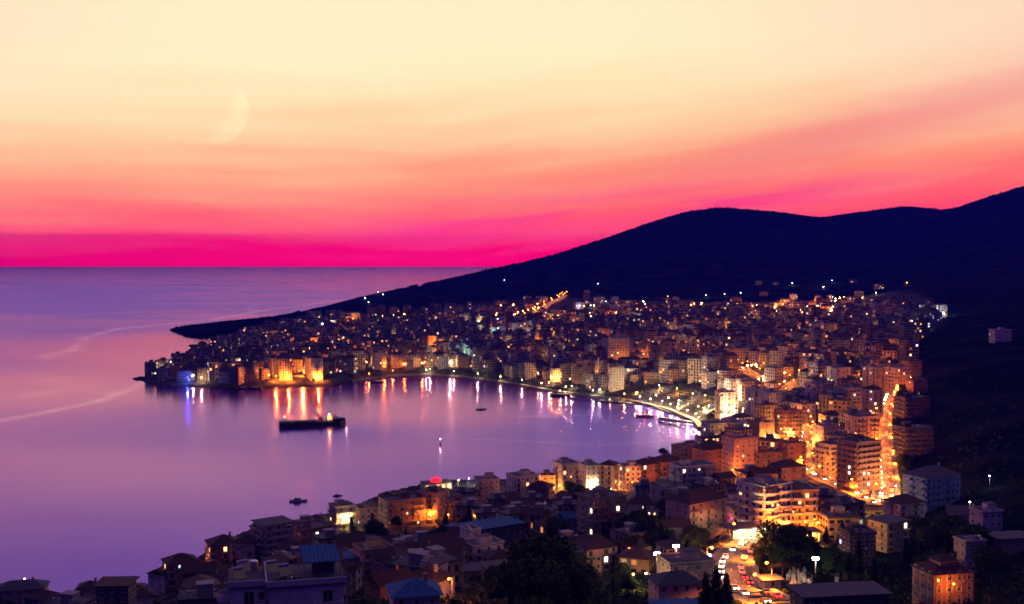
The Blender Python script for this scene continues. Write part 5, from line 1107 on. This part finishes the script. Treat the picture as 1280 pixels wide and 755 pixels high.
# scrub: bushes nobody could count
mb = MB(); n = 0
while n < 11000:
    y = math.exp(random.uniform(math.log(1000), math.log(5200))); x = (random.uniform(-60, 1340) - 640) / F * y; z = tz(x, y)
    if z < 2 or sdl(x, y) < 4: continue
    if in_town(x, y, z) and random.random() < .93: continue
    if float(vnoise(np.array(x), np.array(y), 130, 31)) * .6 + float(vnoise(np.array(x), np.array(y), 45, 32)) * .4 < random.uniform(.38, .6): continue
    s_ = random.uniform(.9, 2.0) * (1.6 if y > 3000 else 1); mb.ball((x, y, z + s_ * .35), s_, 5, 3, 0, (1, 1, random.uniform(.7, 1.4)), .25); n += 1
tag(link('hillside_scrub', mb.mesh('hillside_scrub', [m_leafd])), kind='stuff')
mb = MB(); n = 0
while n < 5200:
    y = math.exp(random.uniform(math.log(170), math.log(1000))); x = (random.uniform(-30, 1310) - 640) / F * y; z = tz(x, y)
    if z < 2 or sdl(x, y) < 3 or np.min((RPTS[:, 0] - x) ** 2 + (RPTS[:, 1] - y) ** 2) < 100 or any((a - x) ** 2 + (b_ - y) ** 2 < (rr * .5) ** 2 for a, b_, rr in SUN_PT): continue
    crown(mb, (x, y, z + .5), random.uniform(.6, 1.9), 16, .42); n += 1
tag(link('undergrowth', mb.mesh('undergrowth', [m_leaf])), kind='stuff')
# ------------------------------------------------------------------ boats
def hullmesh(L, B, Hh, mats, mi=0, di=1, draft=.6, rake=.12):
    mb = MB(); n = 9; S = []
    for i in range(n):
        t_ = i / (n - 1); wd = B / 2 * (1 - max(0, (t_ - .45) / .55) ** 2.2) * (.86 + .14 * min(1, t_ * 5)); wd = max(wd, .03); up = Hh * (1 + .45 * max(0, t_ - .4) ** 1.5); xx = -L / 2 + L * t_
        S.append([(xx, -wd, up), (xx - (rake * L * max(0, t_ - .7)), -wd * .72, -draft), (xx - (rake * L * max(0, t_ - .7)), wd * .72, -draft), (xx, wd, up)])
    for a, b_ in zip(S, S[1:]):
        mb.poly([a[0], a[1], b_[1], b_[0]], mi); mb.poly([a[2], a[3], b_[3], b_[2]], mi); mb.poly([a[1], a[2], b_[2], b_[1]], mi); mb.poly([a[3], a[0], b_[0], b_[3]], di)
    mb.poly(S[0][::-1], mi); mb.poly(S[-1], mi); return mb.mesh('hull', mats)
m_hull = mat('hull_dark', (.02, .022, .035), .5, .3, .2); m_hullw = mat('hull_white', (.5, .5, .5), .4, .2, .3); m_wood = mat('deck_wood', (.16, .09, .05), .7, .25, 1); m_hullr = mat('hull_red', (.24, .04, .03), .5, .2, .4)
m_rust = mat('crane_red', (.25, .06, .03), .6, .3, .5)
a = np.array(sea(349, 534)); b_ = np.array(sea(432, 530.5)); c_ = (a + b_) / 2; L = float(np.linalg.norm(b_ - a)); yaw = math.atan2(b_[1] - a[1], b_[0] - a[0])
sh = empty('cargo_barge', (c_[0], c_[1], 0), yaw); tag(sh, 'long low dark cargo barge with an excavator arm and lit deckhouse, anchored in the bay', 'ship')
hb = MB(); P = [(-L / 2, -6), (-L / 2 + 2, -6.5), (L / 2 - 5, -6.5), (L / 2, -2.5), (L / 2, 2.5), (L / 2 - 5, 6.5), (-L / 2 + 2, 6.5), (-L / 2, 6)]; hb.prism(P, -1.5, 4.4, 0)
link('hull', hb.mesh('hull', [m_hull]), sh)
link('bulwark', MB().box(-L / 2 + .5, -L / 2 + 9, -6.2, 6.2, 4.4, 5.3).box(L / 2 - 12, L / 2 - 5, -6.2, 6.2, 4.4, 6.6).box(L / 2 - 4.9, L / 2 - .6, -2.4, 2.4, 4.4, 6.3).mesh('bulwark', [m_hull]), sh)
link('cargo_hold', MB().box(-L / 2 + 10, L / 2 - 26, -5, 5, 4.4, 5.0).mesh('cargo_hold', [m_rust]), sh)
link('hatch_cover', MB().box(-L / 2 + 12, -L / 2 + 20, -4.4, 4.4, 5.0, 5.5).box(-L / 2 + 21.5, L / 2 - 28, -4.4, 4.4, 5.0, 5.45).mesh('hatch_cover', [m_metal]), sh)
rl = MB()
for i in range(26): rl.tube([(-L / 2 + 1 + i * (L - 14) / 25, -6.3, 4.4), (-L / 2 + 1 + i * (L - 14) / 25, -6.3, 5.5)], .05, 3)
rl.tube([(-L / 2 + 1, -6.3, 5.5), (L / 2 - 13, -6.3, 5.5)], .05, 3); link('railing', rl.mesh('railing', [m_metal]), sh)
link('funnel', MB().tube([(L / 2 - 9, 1, 6.6), (L / 2 - 9.4, 1, 9.4)], .8, 8).mesh('funnel', [m_rust]), sh)
dk = link('deckhouse', MB().box(L / 2 - 17, L / 2 - 12.2, -3.4, 3.4, 4.4, 7.6).box(L / 2 - 16.2, L / 2 - 13, -2.4, 2.4, 7.6, 9.9).mesh('deckhouse', [mat('ship_house', (.35, .3, .28), .6)]), sh)
for i in range(3): link('window', windowmesh('A', 1.15, 1.3), dk, (L / 2 - 16.2 + i * 1.6, -3.42, 5.6))
link('crane', MB().box(L / 2 - 24, L / 2 - 20.5, -1.6, 1.6, 4.4, 7.6).tube([(L / 2 - 22, 0, 7), (L / 2 - 25.5, 0, 11.2), (L / 2 - 30, 0, 12.2), (L / 2 - 32.5, 0, 9.5), (L / 2 - 32.8, 0, 5.6)], .42, 6, 0, .25).mesh('crane', [m_rust]), sh)
link('mast', MB().tube([(L / 2 - 14.5, 0, 9.9), (L / 2 - 14.5, 0, 17.5)], .14, 5).tube([(L / 2 - 15.6, 0, 14.5), (L / 2 - 13.4, 0, 14.5)], .08, 4).mesh('mast', [m_metal]), sh)
for (lx, lz) in ((L / 2 - 15, 10.6), (L / 2 - 14, 7.9), (-L / 2 + 4.6, 9.4)):
    link('deck_lamp', MB().ball((lx, -2.2, lz), .28, 6, 4).mesh('deck_lamp', [emat('lamp_glow_warm', WARM, 30.0)]), sh)
link('lamp_post', MB().tube([(-L / 2 + 4.6, -2.2, 4.4), (-L / 2 + 4.6, -2.2, 9.2)], .08, 4).mesh('lamp_post', [m_metal]), sh)
link('lamp_light', ldata(AMBER, 3500), sh, (L / 2 - 15, -4.4, 8.6)); link('lamp_light', ldata(WARM, 1200), sh, (L / 2 + .8, 0, 5.5))
def sailboat(px, py, L, mh_, label, yaw, hm=m_hull, masts=1, lights=None):
    x, y = sea(px, py); o = empty('sailing_boat' if masts else 'motor_boat', (x, y, 0), R(yaw)); tag(o, label, 'boat')
    link('hull', hullmesh(L, L * .28, L * .09, [hm, m_wood]), o)
    link('cabin', MB().box(-L * .25, L * .12, -L * .08, L * .08, L * .09, L * (.15 if masts else .22)).mesh('cabin', [m_hullw]), o)
    if not masts: link('windscreen', MB().box(-L * .2, L * .122, -L * .082, L * .082, L * .16, L * .195).mesh('windscreen', [m_glass]), o)
    for i in range(masts):
        mx_ = L * (.05 if masts == 1 else (-.22 + .44 * i)); link('mast', MB().tube([(mx_, 0, L * .08), (mx_, 0, mh_)], .11, 5).tube([(mx_, 0, L * .2), (mx_ - L * .36, 0, L * .2)], .1, 5).tube([(mx_, 0, mh_), (L * .5, 0, L * .13)], .025, 3).tube([(mx_, 0, mh_), (-L * .5, 0, L * .1)], .025, 3).mesh('mast', [m_metal]), o)
    if lights:
        link('deck_lamp', MB().ball((0, 0, L * .25), .3, 6, 4).mesh('deck_lamp', [emat('lamp_glow_' + CN[lights].replace(' ', '_'), lights, 30.0)]), o); link('lamp_light', ldata(lights, 900), o, (0, -L * .2, L * .3))
    return o
sailboat(601.5, 512, 11, 18, 'dark single masted sailing yacht anchored alone in the middle of the bay', 8)
sailboat(806, 521, 17, 8.5, 'two masted wooden excursion boat with a red hull off the end of the promenade', 176, m_hullr, 2, RED)
sailboat(373, 627, 11, 0, 'white motor yacht anchored off the near shore, above the dark six storey block', 8, m_hullw, 0)
sailboat(422, 620, 6, 0, 'small dark motor boat alone above the glowing cream block', 20, m_hull, 0)
sailboat(302, 486, 15, 8, 'sailing boat moored left of the floodlit beach', 170, m_hull, 1)
sailboat(318, 486, 17, 10, 'two masted sailing boat moored in front of the floodlit beach', 175, m_hull, 2)
sailboat(472, 478, 16, 7, 'dark fishing boat moored at the quay right of the floodlit beach', 190, m_hull, 1)
sailboat(234, 487, 9, 0, 'boat beside the blue light on the town point', 170, m_hullw, 0, BLUE)
for i, (a, b_, L, s_, nm) in enumerate([(700, 495, 24, 0, 'longest dark boat at the left end of the marina'), (716, 498, 10, 0, 'small boat just right of the longest marina boat'), (752, 502, 14, 7, 'sailing boat in the middle of the marina'), (762, 503, 13, 7, 'sailing boat with a dark hull near the right end of the marina'), (775, 504, 13, 7, 'last sailing boat at the right end of the marina'),
                                         (785, 505, 12, 6, 'sailing boat tied up where the marina meets the promenade')]):
    sailboat(a, b_, L, s_, nm, 172 - i * 3, m_hull, 1 if s_ else 0, WARM if i in (0, 3) else None)
for i, (a, b_) in enumerate([(826, 528), (832, 530), (838, 530), (843, 531), (848, 534), (853, 534), (860, 535)]):
    later(sailboat(a, b_, 5.5 if i < 4 else 4, 0, None, 150 + i * 13, m_hullw if i % 2 else m_hull, 0), 'small open boat moored off the promenade pier', *sea(a, b_), 'near', 'boat', 'small boats by the pier')
# channel marker
x, y = sea(550.5, 556); o = empty('channel_marker', (x, y, 0)); tag(o, 'slim lit channel marker standing in the water in the middle of the bay', 'channel marker')
link('float', MB().tube([(0, 0, -.5), (0, 0, .9)], .9, 10).mesh('float', [m_hullr]), o); link('post', MB().tube([(0, 0, .9), (0, 0, 4.4)], .22, 6).mesh('post', [m_metal]), o); link('lamp', MB().ball((0, 0, 4.7), .35, 7, 5).mesh('lamp', [emat('lamp_glow_white', WHITE, 30.0)]), o); link('lamp_light', ldata(WHITE, 400), o, (0, -.9, 4.9))
# piers
for (P0, P1, wd, nm) in [((868, 529), (824, 523), 4, 'stone pier reaching left from the end of the promenade'), ((838, 517), (800, 503), 3, 'thin dark jetty running along the bright promenade'), ((792, 503), (700, 492), 5, 'long low quay wall with the marina boats')]:
    a = np.array([*sea(*P0), 1.3]); b_ = np.array([*sea(*P1), 1.3]); tag(link('pier', ribbon(resample([a, b_], 10), -wd / 2, wd / 2, 0, thick=3).mesh('pier', [m_concrete])), nm, 'pier')
# ------------------------------------------------------------------ cars on the roads
m_tyre = mat('rubber', (.02, .02, .02), .8); m_head = emat('headlight_glow', (1, .82, .45), 60.0); m_tail = emat('taillight_glow', (1, .012, .01), 22.0)
def carproto(colr):
    o = empty('car', (0, 0, 0)); m = mat('car_paint_' + colr[0], colr[1], .3, .05, .2, spec=.6)
    b_ = MB(); prof = [(-2.1, .35), (-2.15, .8), (-1.5, .95), (-.9, 1.42), (.6, 1.42), (1.25, .95), (2.05, .8), (2.15, .35)]
    for s_ in (-1, 1): b_.poly([(p[0], s_ * .85, p[1]) for p in (prof if s_ < 0 else prof[::-1])])
    for p, r in zip(prof, prof[1:] + prof[:1]): b_.poly([(p[0], -.85, p[1]), (p[0], .85, p[1]), (r[0], .85, r[1]), (r[0], -.85, r[1])])
    link('body', b_.mesh('body', [m]), o)
    g = MB(); g.poly([(1.2, -.7, .99), (1.2, .7, .99), (.66, .65, 1.39), (.66, -.65, 1.39)]).poly([(-1.46, .7, .99), (-1.46, -.7, .99), (-.95, -.65, 1.39), (-.95, .65, 1.39)])
    for s_ in (-1, 1): g.poly([(-1.1, s_ * .86, 1.0), (.95, s_ * .86, 1.0), (.5, s_ * .86, 1.34), (-.85, s_ * .86, 1.34)])
    link('window', g.mesh('window', [m_glass]), o)
    for wx in (-1.35, 1.35):
        for s_ in (-1, 1): link('wheel', _whl(), o, (wx, s_ * .8, .33))
    for s_ in (-1, 1):
        link('headlight', _lt('headlight', m_head), o, (2.12, s_ * .6, .68)); link('taillight', _lt('taillight', m_tail), o, (-2.16, s_ * .6, .75))
    return o
def _whl():
    if 'whl' not in _bc: _bc['whl'] = MB().tube([(0, -.1, 0), (0, .1, 0)], .33, 12).mesh('wheel', [m_tyre])
    return _bc['whl']
def _lt(n_, m):
    if n_ not in _bc: _bc[n_] = MB().ball((0, 0, 0), .2, 6, 4, 0, (.5, 1.2, .8)).mesh(n_, [m])
    return _bc[n_]
CARS = [('silver', (.4, .4, .42)), ('dark', (.03, .03, .035)), ('white', (.7, .7, .7)), ('red', (.35, .03, .03))]; CPR = {}
RNM = {'curved_road': 'the curved road', 'steep_street': 'the steep street', 'hairpin_road': 'the hairpin road', 'hill_street': 'the glowing hill street'}
for nm, (P, wd) in RP.items():
    if nm not in RNM or nm == 'hill_street': continue
    for lane, sgn, gap in ((-1, 1, 8), (1, -1, 9)):
        dist = random.uniform(0, 8); nxt = gap
        for i in range(1, len(P) - 1):
            dist += np.linalg.norm(P[i] - P[i - 1])
            if dist < nxt: continue
            nxt = dist + gap * random.uniform(.8, 1.4); t_ = P[i + 1] - P[i]; nr = np.array([t_[1], -t_[0], 0]); nr /= np.linalg.norm(nr)
            q_ = P[i] + nr * wd * .24 * -lane; 
            if q_[1] < 262 and proj(*q_)[1] > 775: continue
            k_ = random.choice(CARS)
            if k_[0] not in CPR: o = CPR[k_[0]] = carproto(k_)
            else: o = copy_tree(CPR[k_[0]])
            o.location = q_ + np.array([0, 0, .17]); down = t_[1] < 0
            a = math.atan2(t_[1], t_[0]) + (0 if lane == -1 else math.pi); o.rotation_euler = (0, -math.atan2(t_[2], math.hypot(t_[0], t_[1])) * (1 if lane == -1 else -1), a)
            tocam = math.sin(a) < 0
            PENDING.append((o, f'{k_[0]} car {"with headlights on coming down" if tocam else "showing red taillights going up"}', RNM[nm], proj(*q_)[1])); tag(o, None, 'car', 'cars driving through the town'); PENDV.add(o.name) if False else None
# parked cars by the small white house and the forecourt
i = 0
for (a, b_) in [(912, 653), (918, 653), (924, 652), (930, 654), (937, 650), (1035, 640), (1043, 641), (1050, 642), (1057, 643), (1064, 644), (1046, 652), (1055, 654)]:
    p = hit(a, b_)
    if not p: continue
    o = copy_tree(CPR['silver' if i % 2 else 'white'] if 'white' in CPR and 'silver' in CPR else list(CPR.values())[0]); i += 1
    for ch in list(o.children):
        if ch.name.startswith(('headlight', 'taillight')): bpy.data.objects.remove(ch)
    o.location = p; o.rotation_euler = (0, 0, R(70 + random.uniform(-6, 6))); later(o, 'parked car', p[0], p[1], 'near', 'car', 'parked cars')
# marble yard: many pale blocks
for i in range(46):
    rw_ = i % 3; p = hit(random.uniform(985, 1048), (721, 728, 735)[rw_] + random.uniform(-2, 2))
    if not p or p[1] > 420: continue
    h = random.uniform(.8, 2.2); k_ = ('slabs', i % 5)
    if k_ not in _bc:
        m1 = MB(); m1.box(-.6, .6, -.14, .0, 0, h).box(-.5, .7, .06, .22, 0, h * .85).box(-.9, .9, -.5, .6, -.5, 0, 0); m1.prism([(-.3, .4), (.3, .4), (.2, .7), (-.2, .7)], 0, h * 1.2); _bc[k_] = m1.mesh('stone_slab_stack', [mat('marble', (.65, .62, .55), .6)])
    o = link('stone_slab_stack', _bc[k_], None, p, random.uniform(-.5, .5)); later(o, ('back', 'middle', 'front')[rw_] + ' row pale stone slabs in the marble yard', p[0], p[1], 'near', 'stone slabs', 'stone slabs in the marble yard')
# moon: a far sphere of which only the sunlit limb shows
mm = bpy.data.materials.new('moon_light'); mm.use_nodes = True; q = N(mm.node_tree); q.n.remove(q.n['Principled BSDF'])
gn = q.new('ShaderNodeNewGeometry'); dp_ = q.new('ShaderNodeVectorMath', operation='DOT_PRODUCT'); q.l.new(gn.outputs['Normal'], dp_.inputs[0])
dp_.inputs[1].default_value = tuple(np.array([.80, .50, -.48]) / np.linalg.norm([.80, .50, -.48]))
nn = q.noise(gn.outputs['Normal'], 3.0, 3)
e_ = q.new('ShaderNodeEmission'); e_.inputs['Color'].default_value = (1, .92, .62, 1)
q.l.new(q.m('MULTIPLY', q.smooth(dp_.outputs['Value'], -.02, .5), q.m('ADD', .055, q.m('MULTIPLY', nn, .14))), e_.inputs['Strength'])
tr_ = q.new('ShaderNodeBsdfTransparent'); ad = q.new('ShaderNodeAddShader'); q.l.new(e_.outputs[0], ad.inputs[0]); q.l.new(tr_.outputs[0], ad.inputs[1])
bf = q.m('SUBTRACT', 1.0, gn.outputs['Backfacing']); ms = q.new('ShaderNodeMixShader'); q.l.new(bf, ms.inputs[0]); q.l.new(tr_.outputs[0], ms.inputs[1]); q.l.new(ad.outputs[0], ms.inputs[2]); q.l.new(ms.outputs[0], q.n['Material Output'].inputs[0])
mm.cycles.emission_sampling = 'NONE'
p = at(266, 136, 40000)
tag(link('moon', MB().ball((0, 0, 0), 1270, 48, 32).mesh('moon', [mm], True), None, p), 'faint pale crescent moon high in the left of the sky', 'moon')
# ------------------------------------------------------------------ labels of the repeats
NUMW = ORD
def flush():
    groups = {}
    for o, d, w_, px_ in PENDING: groups.setdefault((d, w_), []).append((px_, o))
    for (d, w_), L in groups.items():
        L.sort(key=lambda t: t[0]); road = w_ in RNM.values()
        for i, (_, o) in enumerate(L):
            if len(L) == 1: lab = f'{d} {w_}'
            else:
                if road: oo = NUMW[i].replace('leftmost', 'topmost').replace('from the left', 'from the top') if i < len(NUMW) else 'lowest'
                else: oo = ('rightmost' if i == len(L) - 1 and len(L) > 2 else NUMW[i] if i < len(NUMW) else 'among the rightmost')
                lab = f'{oo} {d} {w_}' if len(oo) < 10 else f'{d} {w_}, {oo}'
            ww = lab.split()
            if len(ww) > 16: lab = ' '.join(x for x in ww if x not in ('the', 'a'))
            if len(lab.split()) > 16: lab = lab.replace(' block ', ' ').replace('blue roofed hall', 'blue hall').replace(' solar panels', ' panels')
            o['label'] = lab
flush()
# ------------------------------------------------------------------ air
hz = MB().box(-21500, 21500, -600, 21500, -14, 620).mesh('haze', [])
mh = bpy.data.materials.new('haze_air'); mh.use_nodes = True; q = N(mh.node_tree); q.n.remove(q.n['Principled BSDF'])
pv = q.new('ShaderNodeVolumePrincipled'); pv.inputs['Color'].default_value = (.01, .02, .97, 1); pv.inputs['Density'].default_value = 8.5e-5; pv.inputs['Anisotropy'].default_value = 0.0
q.l.new(pv.outputs[0], q.n['Material Output'].inputs['Volume']); mh.cycles.homogeneous_volume = True
hz.materials.append(mh); tag(link('haze', hz), kind='stuff')
